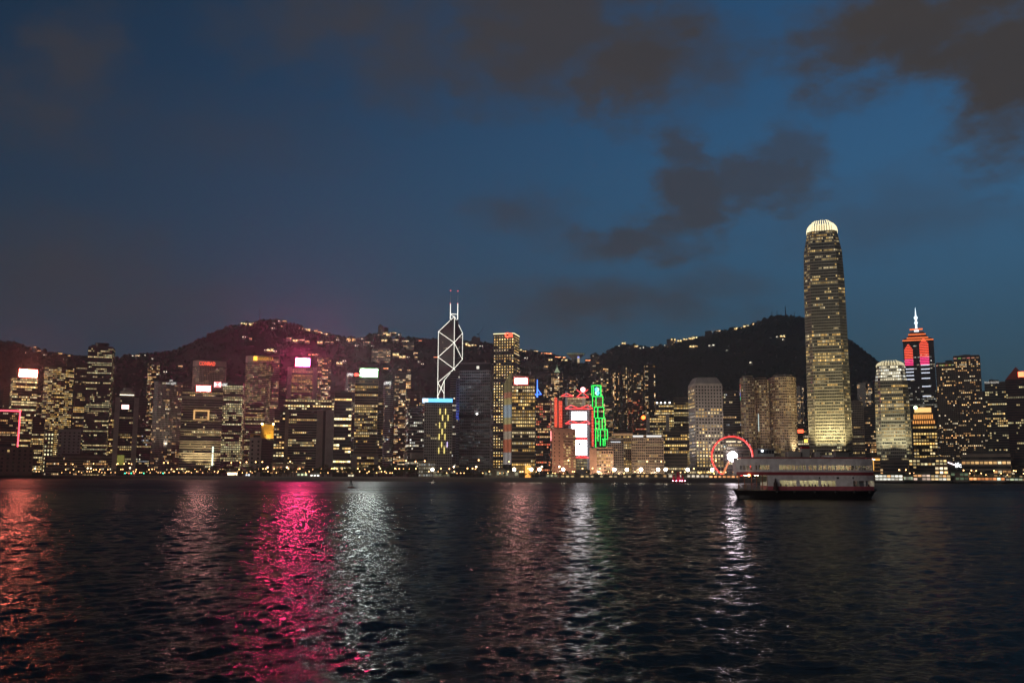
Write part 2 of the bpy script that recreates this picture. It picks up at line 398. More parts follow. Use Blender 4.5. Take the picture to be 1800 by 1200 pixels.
# ------------------------------------------------------------------ shoreline, land, water
SHORE = [(-260, 1850), (0, 1600), (150, 1400), (300, 1240), (450, 1130), (600, 1050), (800, 970), (1000, 910), (1150, 890), (1400, 930), (1600, 985), (1800, 1020), (2100, 1060)]
def lerp_tab(tab, x):
    if x <= tab[0][0]: return tab[0][1]
    for (a, b), (c, d) in zip(tab, tab[1:]):
        if x <= c: return b + (d - b) * (x - a) / (c - a)
    return tab[-1][1]
def shoreD(px): return lerp_tab(SHORE, px)
def XatD(px, D): return W(px, 830, D).x
def land():
    m = MB(); pts = []
    for px in range(-260, 2101, 40):
        D = shoreD(px); pts.append((XatD(px, D), D))
    n = len(pts); far = [(-4200, 2350), (4200, 2350)]
    # quay top, seawall with coping
    for k in range(n - 1):
        a, b = pts[k], pts[k + 1]
        m.face([(a[0], a[1], GZ), (b[0], b[1], GZ), (b[0] * 1.0 + (far[1][0] * (k + 1) / (n - 1) + far[0][0] * (1 - (k + 1) / (n - 1)) - b[0]), 2600, GZ), (a[0] + (far[1][0] * k / (n - 1) + far[0][0] * (1 - k / (n - 1)) - a[0]), 2600, GZ)])
        m.face([(a[0], a[1], -3), (b[0], b[1], -3), (b[0], b[1], GZ), (a[0], a[1], GZ)])
    g = m.build('waterfront_ground', wallmat((.14, .13, .12), .85, scale=.02)); g['kind'] = 'structure'
    c = MB()
    for k in range(n - 1):
        a, b = pts[k], pts[k + 1]
        c.face([(a[0], a[1] - .6, GZ - 1.0), (b[0], b[1] - .6, GZ - 1.0), (b[0], b[1] - .6, GZ + .5), (a[0], a[1] - .6, GZ + .5)])
        c.face([(a[0], a[1] - .6, GZ + .5), (b[0], b[1] - .6, GZ + .5), (b[0], b[1] + .8, GZ + .5), (a[0], a[1] + .8, GZ + .5)])
    o = c.build('seawall_coping', wallmat((.22, .2, .18), .8), g)
land()

def water():
    rw = random.Random(3)
    # wind waves: many sines, mostly running up the harbour towards the camera
    waves = []
    for lam, slope, cnt in ((19, .006, 4), (10, .010, 5), (5.4, .016, 8), (3.2, .03, 12), (2.0, .05, 14), (1.25, .06, 16), (.75, .06, 18), (.45, .05, 18)):
        for k in range(cnt):
            l = lam * rw.uniform(.72, 1.38); th = rw.gauss(math.pi * .5 + .3, 1.0); kk = 2 * math.pi / l
            waves.append((kk * math.cos(th), kk * math.sin(th), slope * math.sqrt(2 / cnt) / kk, rw.uniform(0, 6.283), l))
    nr, ncol = 1150, 760
    ys = np.geomspace(18.0, 480.0, nr); us = np.linspace(-.66, .66, ncol)
    Y = np.repeat(ys[:, None], ncol, 1); X = Y * us[None, :]
    dy = np.repeat(np.gradient(ys)[:, None], ncol, 1)
    gust = np.sin(X * .021 + 1.3 + np.sin(Y * .017) * 1.1) * .25 + np.sin(X * .0085 - Y * .031 + .7) * .3 + .95
    Z = np.zeros_like(X)
    for kx, ky, a, ph, l in waves:
        fade = np.clip((l / dy - 2.2) / 2.5, 0, 1)
        Z += a * np.sin(kx * X + ky * Y + ph) * fade * (gust if l < 4 else 1)
    # the long crests of a boat's wash crossing the harbour
    for y0, lam, amp, tilt, wd in ((198, 7.0, .085, .012, 9), (93, 4.2, .03, -.1, 8)):
        q_ = Y + X * tilt - y0; Z += amp * np.sin(2 * math.pi * q_ / lam) * np.exp(-(q_ / wd) ** 2) * (.7 + .3 * np.sin(X * .05 + y0))
    edge = np.clip((480 - Y) / 300, 0, 1); Z *= edge
    v = np.stack([X, Y, Z], -1).reshape(-1, 3).astype(np.float32)
    i = np.arange(nr - 1)[:, None] * ncol + np.arange(ncol - 1)[None, :]
    f = np.stack([i, i + 1, i + ncol + 1, i + ncol], -1).reshape(-1, 4)
    # the rest of the harbour: sides, behind the camera and out to the shore
    ext = []
    xl = [(y * -.66, y) for y in ys]; xr = [(y * .66, y) for y in ys]
    vv = list(map(tuple, v)); base = len(vv); faces = f.tolist()
    def strip(edge_idx, side):
        nonlocal vv, faces
        idx = [edge_idx(k) for k in range(0, nr)]
        b0 = len(vv)
        vv.extend([(side * 6000.0, float(ys[k]), 0.0) for k in range(nr)])
        for k in range(nr - 1):
            q = (idx[k], idx[k + 1], b0 + k + 1, b0 + k)
            faces.append(list(q) if side < 0 else list(reversed(q)))
    strip(lambda k: k * ncol, -1); strip(lambda k: k * ncol + ncol - 1, 1)
    b0 = len(vv); vv += [(-6000.0, 3000.0, 0.0), (6000.0, 3000.0, 0.0), (-6000.0, -400.0, 0.0), (6000.0, -400.0, 0.0)]
    top = [base + nr - 1] + [(nr - 1) * ncol + k for k in range(ncol)] + [base + 2 * nr - 1]
    faces.append(top + [b0 + 1, b0]); bot = [base] + list(range(ncol)) + [base + nr]
    faces.append([b0 + 2, b0 + 3] + list(reversed(bot)))
    me = bpy.data.meshes.new('water'); me.from_pydata(vv, [], faces)
    me.polygons.foreach_set('use_smooth', [True] * len(me.polygons)); me.update()
    o = bpy.data.objects.new('water', me); COL.objects.link(o); o['kind'] = 'structure'
    m, t, b = nodemat('harbour_water')
    b.inputs['Base Color'].default_value = (.004, .008, .011, 1); b.inputs['IOR'].default_value = 1.333
    b.inputs['Specular IOR Level'].default_value = .5
    g = t.nodes.new('ShaderNodeTexCoord'); sp = t.nodes.new('ShaderNodeSeparateXYZ'); t.links.new(g.outputs['Object'], sp.inputs[0])
    mr = t.nodes.new('ShaderNodeMapRange'); t.links.new(sp.outputs['Y'], mr.inputs['Value'])
    mr.inputs['From Min'].default_value = 40; mr.inputs['From Max'].default_value = 480; mr.inputs['To Min'].default_value = WROUGH[0]; mr.inputs['To Max'].default_value = WROUGH[1]
    # wind patches: longer, calmer and rougher streets of ripples on the water
    gn = t.nodes.new('ShaderNodeTexNoise'); gn.inputs['Scale'].default_value = 1.0; gn.inputs['Detail'].default_value = 4
    gm = t.nodes.new('ShaderNodeMapping'); gm.inputs['Scale'].default_value = (.012, .06, 1); t.links.new(g.outputs['Object'], gm.inputs[0]); t.links.new(gm.outputs[0], gn.inputs['Vector'])
    gr_ = t.nodes.new('ShaderNodeMapRange'); t.links.new(gn.outputs[0], gr_.inputs['Value']); gr_.inputs['From Min'].default_value = .3; gr_.inputs['From Max'].default_value = .7; gr_.inputs['To Min'].default_value = .72; gr_.inputs['To Max'].default_value = 1.4
    rm_ = t.nodes.new('ShaderNodeMath'); rm_.operation = 'MULTIPLY'; t.links.new(mr.outputs[0], rm_.inputs[0]); t.links.new(gr_.outputs[0], rm_.inputs[1])
    t.links.new(rm_.outputs[0], b.inputs['Roughness'])
    # steep chop hides part of the mirror: murky water body shows instead
    df = t.nodes.new('ShaderNodeBsdfDiffuse'); df.inputs['Color'].default_value = (.006, .010, .012, 1)
    ms = t.nodes.new('ShaderNodeMixShader'); ms.inputs[0].default_value = .56
    t.links.new(b.outputs[0], ms.inputs[1]); t.links.new(df.outputs[0], ms.inputs[2]); t.links.new(ms.outputs[0], t.nodes['Material Output'].inputs['Surface'])
    n1 = t.nodes.new('ShaderNodeTexNoise'); n1.inputs['Scale'].default_value = 4.5; n1.inputs['Detail'].default_value = 5; n1.inputs['Roughness'].default_value = .6
    mp = t.nodes.new('ShaderNodeMapping'); mp.inputs['Scale'].default_value = (.75, 1.5, 1); t.links.new(g.outputs['Object'], mp.inputs[0]); t.links.new(mp.outputs[0], n1.inputs['Vector'])
    bu = t.nodes.new('ShaderNodeBump'); bu.inputs['Strength'].default_value = 1.0; bu.inputs['Distance'].default_value = .04
    t.links.new(n1.outputs[0], bu.inputs['Height']); t.links.new(bu.outputs[0], b.inputs['Normal'])
    me.materials.append(m)
WROUGH = (.03, .33)
water()

# ------------------------------------------------------------------ hills
RIDGE_A = [(-200, 585), (-60, 590), (0, 598), (25, 603), (60, 615), (90, 621), (140, 628), (200, 633), (230, 626), (260, 623), (300, 620), (320, 612), (350, 598), (375, 585), (400, 575), (430, 569), (455, 565), (490, 565), (520, 572), (545, 581), (570, 589), (600, 594), (640, 594), (660, 588), (680, 590), (720, 596), (760, 598), (812, 601), (860, 606), (910, 617), (940, 619), (975, 626), (1010, 636), (1040, 645), (1080, 660), (1150, 690), (1250, 720)]
RIDGE_B = [(960, 700), (1010, 660), (1040, 642), (1060, 624), (1080, 610), (1100, 607), (1140, 612), (1170, 609), (1200, 602), (1240, 592), (1280, 582), (1310, 576), (1335, 565), (1360, 558), (1385, 556), (1405, 559), (1425, 564), (1490, 599), (1520, 621), (1545, 641), (1580, 666), (1650, 700), (1750, 728), (1900, 745), (2100, 750)]
HY0 = 2020.0
class Hill:
    def __init__(s, tab, DR, name):
        s.D = DR; s.tab = [(W(px, py, DR).x, W(px, py, DR).z) for px, py in tab]; s.name = name
        s.r = random.Random(len(tab)); s.ph = [s.r.uniform(0, 6.28) for _ in range(8)]
    def h(s, X, Y):
        t = (Y - HY0) / (s.D - HY0)
        # follow the fan of lines of sight so that spurs run down from the ridge
        zr = lerp_tab(s.tab, X * (1 + .0 * t)) - GZ
        if t <= 0: return GZ - 1
        if t <= 1: z = zr * (t ** 1.15) * (.96 + .04 * t)
        else: z = zr * max(0, 1 - (t - 1) * 1.6)
        z += (math.sin(X * .011 + Y * .006 + s.ph[0]) * 9 + math.sin(X * .027 - Y * .013 + s.ph[1]) * 5 + math.sin(X * .06 + Y * .04 + s.ph[2]) * 2.2) * max(0, min(1, t * 2)) * max(0, min(1, (1.02 - t) * 4))
        return GZ + z
    def build(s, mat):
        xs = np.linspace(s.tab[0][0], s.tab[-1][0], 190); yy = np.linspace(HY0, s.D + 600, 60)
        v = [(x, y, s.h(x, y) + s.r.uniform(-1.5, 1.5)) for y in yy for x in xs]; nx = len(xs)
        f = [(j * nx + i, j * nx + i + 1, (j + 1) * nx + i + 1, (j + 1) * nx + i) for j in range(len(yy) - 1) for i in range(nx - 1)]
        me = bpy.data.meshes.new('hill'); me.from_pydata(v, [], f); me.polygons.foreach_set('use_smooth', [True] * len(f)); me.materials.append(mat); me.update()
        o = bpy.data.objects.new('hill', me); COL.objects.link(o); o['kind'] = 'structure'
        # woods on the slope: crowns by the thousand, one mass
        V, Fc = [], []
        ico = [(0, 0, 1), (.89, 0, .45), (.28, .85, .45), (-.72, .53, .45), (-.72, -.53, .45), (.28, -.85, .45), (.72, .53, -.45), (-.28, .85, -.45), (-.89, 0, -.45), (-.28, -.85, -.45), (.72, -.53, -.45)]
        icf = [(0, 1, 2), (0, 2, 3), (0, 3, 4), (0, 4, 5), (0, 5, 1), (1, 6, 2), (2, 7, 3), (3, 8, 4), (4, 9, 5), (5, 10, 1), (2, 6, 7), (3, 7, 8), (4, 8, 9), (5, 9, 10), (1, 10, 6)]
        n = 9000
        for k in range(n):
            x = s.r.uniform(s.tab[0][0], s.tab[-1][0]); t = s.r.random() ** .7 if k % 3 else s.r.uniform(.94, 1.03)
            y = HY0 + (s.D - HY0) * t; z = s.h(x, y); rr = s.r.uniform(3, 7.5) * (1.15 if k % 17 == 0 else .9); hh = rr * s.r.uniform(.7, 1.25)
            i = len(V); a = s.r.uniform(0, 6.28); ca, sa = math.cos(a), math.sin(a)
            for p in ico:
                q = s.r.uniform(.7, 1.2); V.append((x + (p[0] * ca - p[1] * sa) * rr * q, y + (p[0] * sa + p[1] * ca) * rr * q, z + hh * .5 + p[2] * hh * q))
            Fc += [tuple(i + j for j in q) for q in icf]
        me = bpy.data.meshes.new('woodland'); me.from_pydata(V, [], Fc); me.materials.append(LEAFDARK); me.update()
        w = bpy.data.objects.new('woodland', me); COL.objects.link(w); w['kind'] = 'stuff'; w['label'] = 'dark wooded slope of the hill ' + s.name; w['category'] = 'woods'
    def hit(s, px, py):
        D = HY0
        while D < s.D + 40:
            p = W(px, py, D)
            if p.z <= s.h(p.x, D): return p
            D += 8
        return W(px, py, s.D - 4)
def leafmat(name, a, b):
    m, t, p = nodemat(name)
    n = t.nodes.new('ShaderNodeTexNoise'); n.inputs['Scale'].default_value = .35; g = t.nodes.new('ShaderNodeTexCoord'); t.links.new(g.outputs['Object'], n.inputs['Vector'])
    r = t.nodes.new('ShaderNodeValToRGB'); r.color_ramp.elements[0].position = .35; r.color_ramp.elements[1].position = .65
    r.color_ramp.elements[0].color = (*a, 1); r.color_ramp.elements[1].color = (*b, 1)
    t.links.new(n.outputs[0], r.inputs[0]); t.links.new(r.outputs[0], p.inputs['Base Color']); p.inputs['Roughness'].default_value = .8
    return m
LEAFDARK = leafmat('woodland_leaf', (.012, .016, .010), (.03, .036, .02))
LEAF = leafmat('leaf', (.04, .06, .02), (.09, .12, .04))
BARK = wallmat((.09, .065, .045), .9, scale=2.0)
HILLMAT = leafmat('hill_ground', (.014, .017, .012), (.03, .032, .022))
HA = Hill(RIDGE_A, 2750, 'with houses below the mast'); HB = Hill(RIDGE_B, 2900, 'behind the tallest tower')
HA.build(HILLMAT); HB.build(HILLMAT)

# ------------------------------------------------------------------ the skyline, left to right
T = tower
# left edge
b = T('office_block', 'brown block framed by a red neon line at the picture edge', -26, 33, 723, 1530, wall=(.22, .15, .12), p=.10, row=.06, gain=.45, pal='home', ang=0, cat='building')
for nm, q in (('neon_tube', (-26, 33.5, 721.5, 723.5)), ('neon_tube', (30.5, 33, 723.6, 786))):
    board(b, *q, (1, .06, .09), 5.0, nm, .6, False)
b = T('podium_block', 'low brown windowless podium below the red neon frame', -20, 58, 787, 1500, wall=(.26, .17, .14), p=.03, row=0, gain=.6, wf=.4, ang=0, solid=1, band=0, fh=6, bay=8, cat='building')
b = T('office_tower', 'tower with bright cream window rows under a glowing red and white roof sign', 14, 62, 664, 1900, wall=(.16, .15, .15), p=.36, row=.2, gain=.9, pal='warm', ang=6, fh=5)
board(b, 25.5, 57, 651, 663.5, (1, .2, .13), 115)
b = T('office_tower', 'rounded tower lit yellow on nearly every floor, left of the tall glass tower', 73, 125, 646, 1850, shape='bow', wall=(.2, .19, .14), p=.5, row=.3, gain=.62, pal='gold', bay=2.6)
T('apartment_tower', 'slim flats with an amber light column on the far left hillside', 91, 113, 626, 2300, shape='cross', wall=(.2, .17, .15), p=.12, row=0, gain=.7, pal='home', bay=3, zb=20)
b = T('glass_tower', 'tall stepped blue glass tower with few lit floors and a flat crown', 149, 197, 612, 1800, wall=(.08, .1, .11), rough=.25, p=.13, row=.16, gain=.5, pal='green', ang=-8, band=.3, bay=2.6)
q = MB(); q.prism(chamf(b.w * .5, b.d * .5, 4), b.H, b.H + 7); q.prism(chamf(b.w * .56, b.d * .56, 4), b.H + 7, b.H + 9); q.build('roof_crown', GLASS, b.root)
b = T('glass_tower', 'lower wing of dark glass left against the tall stepped glass tower', 128, 153, 641, 1815, wall=(.08, .1, .11), rough=.25, p=.16, row=.16, gain=.5, pal='gold', ang=0, band=.3, bay=2.6)
for (xx, y0, y1) in ((148.5, 739, 757), (170, 730, 800)):
    board(b, xx - .5, xx + .5, y0, y1, (.6, .75, 1), 1.6, 'light_strip', 2.0, False, sample=False)
b = T('pillar_tower', 'narrow tower between two pale concrete pillars with a small red white sign', 201, 240, 697, 1480, wall=(.1, .1, .1), p=.1, row=.05, gain=.4, ang=0, bay=3, cat='tower')
m_ = wallmat((.42, .4, .37), .8)
for sx in (-1, 1):
    q = MB(); q.box(sx * b.w / 2 - (1 if sx < 0 else 6), sx * b.w / 2 + (6 if sx < 0 else 1), -b.d / 2 - 3, b.d / 2 + 1, 0, b.H - 2); q.build('pillar', m_, b.root)
q = MB(); q.prism(chamf(b.w * .7, b.d * .7, 4), b.H, b.H + 8); q.prism(chamf(b.w * .45, b.d * .45, 3), b.H + 8, b.H + 13); q.build('roof_crown', wallmat((.3, .28, .26), .7), b.root)
board(b, 207, 232, 694.5, 696, (1, .85, .6), 2.5, 'light_strip', 3.4, False)
board(b, 211.5, 224, 712.5, 719.5, (1, .45, .4), 6)
board(b, 209, 221, 800, 817, (.62, .6, .12), .32, 'lit_banner', 3.2, False, sample=False)
T('apartment_tower', 'slim flats with amber windows right of the pale pillared tower', 255, 277, 637, 2150, shape='cross', wall=(.2, .17, .15), p=.22, row=0, gain=.9, pal='home', bay=3, zb=10)
T('office_block', 'dark block with three pale lit floors below the yellow rounded tower', 54, 76, 736, 1600, wall=(.13, .12, .12), p=.15, row=.25, gain=.7, pal='warm', ang=4, cat='building')
b = T('stair_tower', 'lit stair tower with rows of white lamps beside the grey slab', 77, 93, 758, 1545, wall=(.3, .28, .2), p=1, row=1, gain=1.0, pal='green', ang=0, bay=5, fh=6, wf=.5, hf=.45, roof=0)
b = T('grey_slab', 'pale grey windowless slab in front of the tall stepped glass tower', 101, 141, 756, 1540, wall=(.4, .4, .4), p=.06, row=0, gain=.5, ang=0, solid=1, band=0, wf=.4, hf=.4, bay=6, fh=5, cat='building')
T('podium_block', 'long low grey podium beside the pillared tower behind lawn lamps', 80, 199, 803, 1500, wall=(.24, .22, .2), p=.15, row=.1, gain=.5, pal='home', ang=0, dr=.3, cat='building', roof=3)
T('office_tower', 'dark background tower with scattered yellow floors right of the grey slab', 188, 206, 735, 1700, wall=(.1, .1, .1), p=.25, row=.2, gain=.7, pal='gold', ang=5)
T('office_block', 'dim block with faint lights low behind the finned hotel', 238, 268, 752, 1750, wall=(.09, .08, .08), p=.13, row=.05, gain=.6, pal='mix', ang=0, cat='building')
b = T('hotel_tower', 'fan shaped hotel with pale fins and a small white roof sign', 268, 317, 672, 1700, shape='bow', wall=(.32, .3, .28), p=.12, row=.02, gain=.5, pal='home', pier=.7, bay=2.6, hf=.6, band=.25)
MARR = b
letters(b, 'MARRIOTT', 297, 676, 18, 4, (1, .97, .9), 3.0, 9.5); 
letters(b, 'JW', 297, 671.3, 6, 3.0, (1, .97, .9), 3.0, 9.5)
b = T('hotel_tower', 'oval hotel tower with red roof lettering above a banded tower', 335, 394, 645, 1900, shape='round', wall=(.36, .32, .3), p=.2, row=.05, gain=.25, pal='home', pier=.8, bay=2.8, dr=.6, band=.3, roof=None)
q = MB(); q.prism(ellip(b.w * 1.01, b.d * 1.01), b.H, b.H + 11); q.build('parapet', wallmat((.4, .36, .34), .7), b.root)
CONR = b
letters(b, 'CONRAD', 360, 641, 28, 6.5, (1, .10, .05), 5, 1.6)
b = T('office_tower', 'banded tower with golden lit louvres at its foot and a white roof sign', 318, 389, 688, 1430, wall=(.34, .32, .3), p=.08, row=.12, gain=.55, pal='warm', ang=0, band=.5, bay=2.6, fh=3.6)
GOVT = b
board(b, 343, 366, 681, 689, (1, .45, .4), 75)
q = MB()
for y0, y1, w_ in ((722, 724.5, 14), (738, 740, 14)): q.box(b.lx(353 - w_), b.lx(353 + w_), -b.d / 2 - 2.2, -b.d / 2 - .6, b.lz(y1), b.lz(y0))
for x0 in (339, 363.5): q.box(b.lx(x0), b.lx(x0 + 3), -b.d / 2 - 2, -b.d / 2 - .6, b.lz(738), b.lz(724.5))
q.build('lit_frame', emat((1, .55, .2), .9, False), b.root)
board(b, 374.2, 376.8, 785, 818, (.85, 1, .8), 1.6, 'light_strip', 1.0, False, sample=False)
for yy in (701, 716, 740, 757, 776, 797):
    q = MB(); q.box(-b.w / 2 - 2, b.w / 2 + 2, -b.d / 2 - 2.4, -b.d / 2 - .5, b.lz(yy + .9), b.lz(yy - .9)); q.build('ledge', wallmat((.4, .38, .36), .6), b.root)
b = T('office_tower', 'dark tower with yellow floors and a red and white bank sign', 389, 427, 676, 1600, wall=(.14, .13, .12), p=.38, row=.2, gain=.5, pal='green', ang=-6, bay=2.8)
q = MB(); y = -b.d / 2 - 1.2; c0, z0 = b.lx(381), b.lz(677.5); h_ = 4.5
q.prism([(c0 - h_ * 1.2, y), (c0 + h_ * 1.2, y), (c0 + h_ * 1.2, y + .6), (c0 - h_ * 1.2, y + .6)], z0 - h_, z0 + h_)
q.build('sign_logo', emat((1, .12, .12), 3.5), b.root)
q = MB(); y -= .15
q.face([(c0 - h_ * 1.1, y, z0 + h_ * .9), (c0 - h_ * .1, y, z0), (c0 - h_ * 1.1, y, z0 - h_ * .9)]); q.face([(c0 + h_ * 1.1, y, z0 - h_ * .9), (c0 + h_ * .1, y, z0), (c0 + h_ * 1.1, y, z0 + h_ * .9)]); q.build('sign_logo_mark', emat((1, 1, 1), 3.5), b.root)
letters(b, 'HSBC', 393, 677.5, 11, 4.5, (1, 1, .95), 3.5)
b = T('hotel_tower', 'oval hotel tower with amber roof lettering left of the pink sign', 428, 474, 638, 1950, shape='round', wall=(.38, .34, .3), p=.3, row=.1, gain=.28, pal='warm', bay=2.6, dr=.7, roof=None, band=.45)
q = MB(); q.prism(ellip(b.w * 1.01, b.d * 1.01), b.H, b.H + 13); q.build('parapet', wallmat((.4, .36, .32), .7), b.root)
SHAN = b
letters(b, 'SHANGRI-LA', 462, 632, 30, 6, (1, .5, .05), 2.2, 2.2)
q = MB(); y = -b.d / 2 - 2.4; X0, Z0 = b.lx(445), b.lz(632)
for k in range(3): q.tube((X0 + (k - 1) * 2.6, y, Z0 - 4), (X0 + (k - 1) * 2.6, y, Z0 + 2.6), .6, 5)
q.tube((X0 - 3.4, y, Z0 + 3.4), (X0 + 3.4, y, Z0 + 3.4), .7, 5); q.tube((X0 - 3.4, y, Z0 - 1), (X0 + 3.4, y, Z0 - 1), .5, 5)
q.build('sign_logo', emat((1, .5, .05), 4), b.root)
T('office_tower', 'narrow tower joined right of the amber lettered hotel, scattered windows', 470, 488, 627, 1965, wall=(.2, .17, .17), p=.2, row=.12, gain=.5, pal='home', ang=0, roof=1)
T('office_tower', 'broad dim tower below the amber lettered hotel', 430, 465, 712, 1750, wall=(.22, .18, .14), p=.2, row=.25, gain=.55, pal='warm', ang=0, band=.5)
b = T('office_block', 'grey lift core slab standing under the golden glass box', 438, 459, 770, 1430, wall=(.4, .37, .34), p=.02, row=0, gain=.5, ang=0, solid=1, band=0, wf=.3, hf=.5, bay=8, fh=6, cat='building')
b = T('office_block', 'black slab with a glowing golden glass box on top', 459, 481, 771, 1440, wall=(.07, .065, .06), p=.03, row=0, gain=.6, ang=0, cat='building', roof=None)
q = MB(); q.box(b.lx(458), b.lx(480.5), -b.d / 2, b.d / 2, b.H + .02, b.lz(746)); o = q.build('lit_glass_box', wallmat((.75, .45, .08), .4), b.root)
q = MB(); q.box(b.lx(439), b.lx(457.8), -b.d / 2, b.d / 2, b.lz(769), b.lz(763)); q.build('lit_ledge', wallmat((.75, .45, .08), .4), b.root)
for xx in (459, 479):
    q = MB(); q.ball((b.lx(xx), -b.d / 2 - 2, b.lz(745.5)), 1.6); q.build('flood_lamp', emat((1, .7, .3), 14), b.root)
GOLD = b
b = T('office_tower', 'grey tower crowned by a blazing pink roof sign', 503, 555, 648, 1850, wall=(.34, .31, .31), p=.4, row=.2, gain=.42, pal='gold', ang=0, bay=3, dr=.6, band=.5)
for sx in (-1, 1):
    q = MB(); q.box(sx * b.w / 2 - (0 if sx < 0 else 8), sx * b.w / 2 + (8 if sx < 0 else 0), -b.d / 2 - 1.6, b.d / 2 + 1, 0, b.H + 1.5); q.build('corner_pier', wallmat((.4, .36, .36), .7), b.root)
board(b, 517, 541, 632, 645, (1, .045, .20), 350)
T('apartment_tower', 'dark flats with amber light columns right behind the pink sign', 553, 581, 628, 2120, shape='cross', wall=(.16, .13, .13), p=.28, row=0, gain=1.0, pal='home', bay=3.4, zb=10)
# the portal-shaped government block
b = Bld('government_block', 'dark gateway shaped block with two tall grey legs below the pink sign', 481, 586, 703, 1420, 'building', dr=.35)
wm = wallmat((.24, .21, .2), .8)
for nm, x0, x1, y0, mt in (('wall', 507, 556, 722, GLASS), ('leg', 556, 567, 722, wm), ('leg', 571.5, 586, 722, wallmat((.33, .32, .31), .8)), ('core', 567, 571.5, 722, BLACKM), ('leg', 500, 507, 722, wm)):
    q = MB(); q.box(b.lx(x0), b.lx(x1) - .02, -b.d / 2 + (3 if nm in ('wall', 'core') else 0), b.d / 2, 0, b.lz(y0)); q.build(nm, mt, b.root)
q = MB(); q.box(b.lx(500), b.lx(586), -b.d / 2 - .6, b.d / 2, b.lz(721.9), b.lz(703)); q.build('lintel', GLASS, b.root)
wb, pb = MB(), MB()
po = [(b.lx(507), -b.d / 2 + 3), (b.lx(556), -b.d / 2 + 3), (b.lx(556), 0), (b.lx(507), 0)]
facade(wb, pb, po, 6, b.lz(723), b.yaw, b.r, p=.14, row=.08, gain=.7, pal='warm', edges=[0], bay=2.8)
po = [(b.lx(500), -b.d / 2 - .6), (b.lx(586), -b.d / 2 - .6), (b.lx(586), b.d / 2), (b.lx(500), b.d / 2)]
facade(wb, pb, po, b.lz(721.5), b.lz(703.3), b.yaw, b.r, p=.28, row=.2, gain=1.1, pal='warm', edges=[0], bay=4)
wb.build('floor_band', wm, b.root, kind='stuff'); pb.build('window', WIN, b.root, kind='stuff')
T('office_block', 'dark block with sparse yellow windows left of the gateway block', 481, 500, 722, 1400, wall=(.08, .07, .07), p=.22, row=.1, gain=1.0, pal='warm', ang=0, bay=3.4, cat='building')
T('office_tower', 'dark tower with bright blocky cream windows right of the gateway block', 587, 617, 692, 1380, wall=(.05, .05, .055), p=.32, row=.18, gain=1.7, pal='warm', ang=0, bay=4.2, wf=.9, fh=4.6, stick=.7)
b = T('office_tower', 'dark twin tower with small white lettering and a red logo', 602, 628, 660, 1800, shape='chamf', wall=(.1, .11, .12), rough=.25, p=.14, row=.04, gain=.5, pal='mix')
letters(b, 'LIPPO', 610.5, 659.5, 11, 5, (1, 1, .95), 3.5, 1.5); 
q = MB(); q.ball((b.lx(621), -b.d / 2 - 1.2, b.lz(659)), 3.2, 8); o = q.build('sign_logo', emat((1, .08, .05), 4), b.root); o.scale = (1, 1, 1)
q = MB(); q.ball((b.lx(624), -b.d / 2 - 1.2, b.lz(659)), 2.6, 8); q.build('sign_logo', emat((1, .08, .05), 4), b.root)
board(b, 613.4, 614.6, 692, 701, (.95, .5, .95), 3, 'light_strip', 1.5, False, sample=False)
b = T('office_tower', 'bronze glass tower crowned by a blazing white roof sign', 623, 663, 667, 1330, wall=(.2, .14, .07), rough=.3, p=.3, row=.16, gain=.6, pal='gold', ang=0, bay=2.6, dr=.8)
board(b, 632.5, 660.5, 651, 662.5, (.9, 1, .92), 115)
q = MB(); q.box(b.lx(620), b.lx(629), -b.d / 2 - 6, -b.d / 2 - .6, 0, b.lz(799)); q.box(b.lx(658.5), b.lx(666), -b.d / 2 - 6, -b.d / 2 - .6, 0, b.lz(799)); q.box(b.lx(629), b.lx(658.5), -b.d / 2 - 6, -b.d / 2 - .6, b.lz(801), b.lz(799)); q.build('porch', wallmat((.22, .2, .18), .7), b.root)
T('office_tower', 'brown side tower hard against the white sign tower', 661, 673, 700, 1345, wall=(.2, .16, .13), p=.15, row=.04, gain=.5, pal='gold', ang=0)
b = T('glass_tower', 'faceted glass tower with small white lettering right of the white sign', 672, 691, 671, 1750, shape='chamf', wall=(.3, .33, .36), rough=.2, p=.08, row=.03, gain=.5, pal='mix', cs=.3)
letters(b, 'LIPPO', 680.5, 674, 12, 5, (1, 1, .95), 4, 1.5)
T('apartment_tower', 'dark flats with orange windows left of the red star building', 692, 722, 657, 2080, shape='cross', wall=(.15, .13, .12), p=.3, row=0, gain=.9, pal='home', bay=3.2, zb=8)
b = T('headquarters_block', 'squat brown block with a glowing red star on its top corner', 713, 768, 719, 1270, wall=(.24, .19, .17), p=.16, row=.12, gain=.7, pal='white', ang=6, cat='building', bay=2.4)
q = MB(); st = []
c0, z0, y = b.lx(748.5), b.lz(723), -b.d / 2 - 1.5
for k in range(10):
    rr = 4.2 if k % 2 == 0 else 1.75; t = math.pi / 2 + k * math.pi / 5; st.append((c0 + rr * math.cos(t), z0 + rr * math.sin(t)))
q.face([(x, y, z) for x, z in reversed(st)]); q.face([(x, y + .5, z) for x, z in st])
for k in range(10): a, c = st[k], st[(k + 1) % 10]; q.face([(a[0], y, a[1]), (c[0], y, c[1]), (c[0], y + .5, c[1]), (a[0], y + .5, a[1])])
q.build('red_star', emat((1, .07, .02), 16), b.root)
q = MB(); q.prism(chamf(b.w * 1.15, b.d * 1.15, 8), b.lz(806), b.lz(797)); q.build('overhang', wallmat((.3, .25, .22), .8), b.root)
T('office_block', 'small cream block of glowing windows below the red star', 736, 765, 812, 1060, wall=(.4, .38, .28), p=.85, row=.5, gain=.45, pal='white', ang=0, cat='building', bay=2.6, fh=3.6, roof=1)
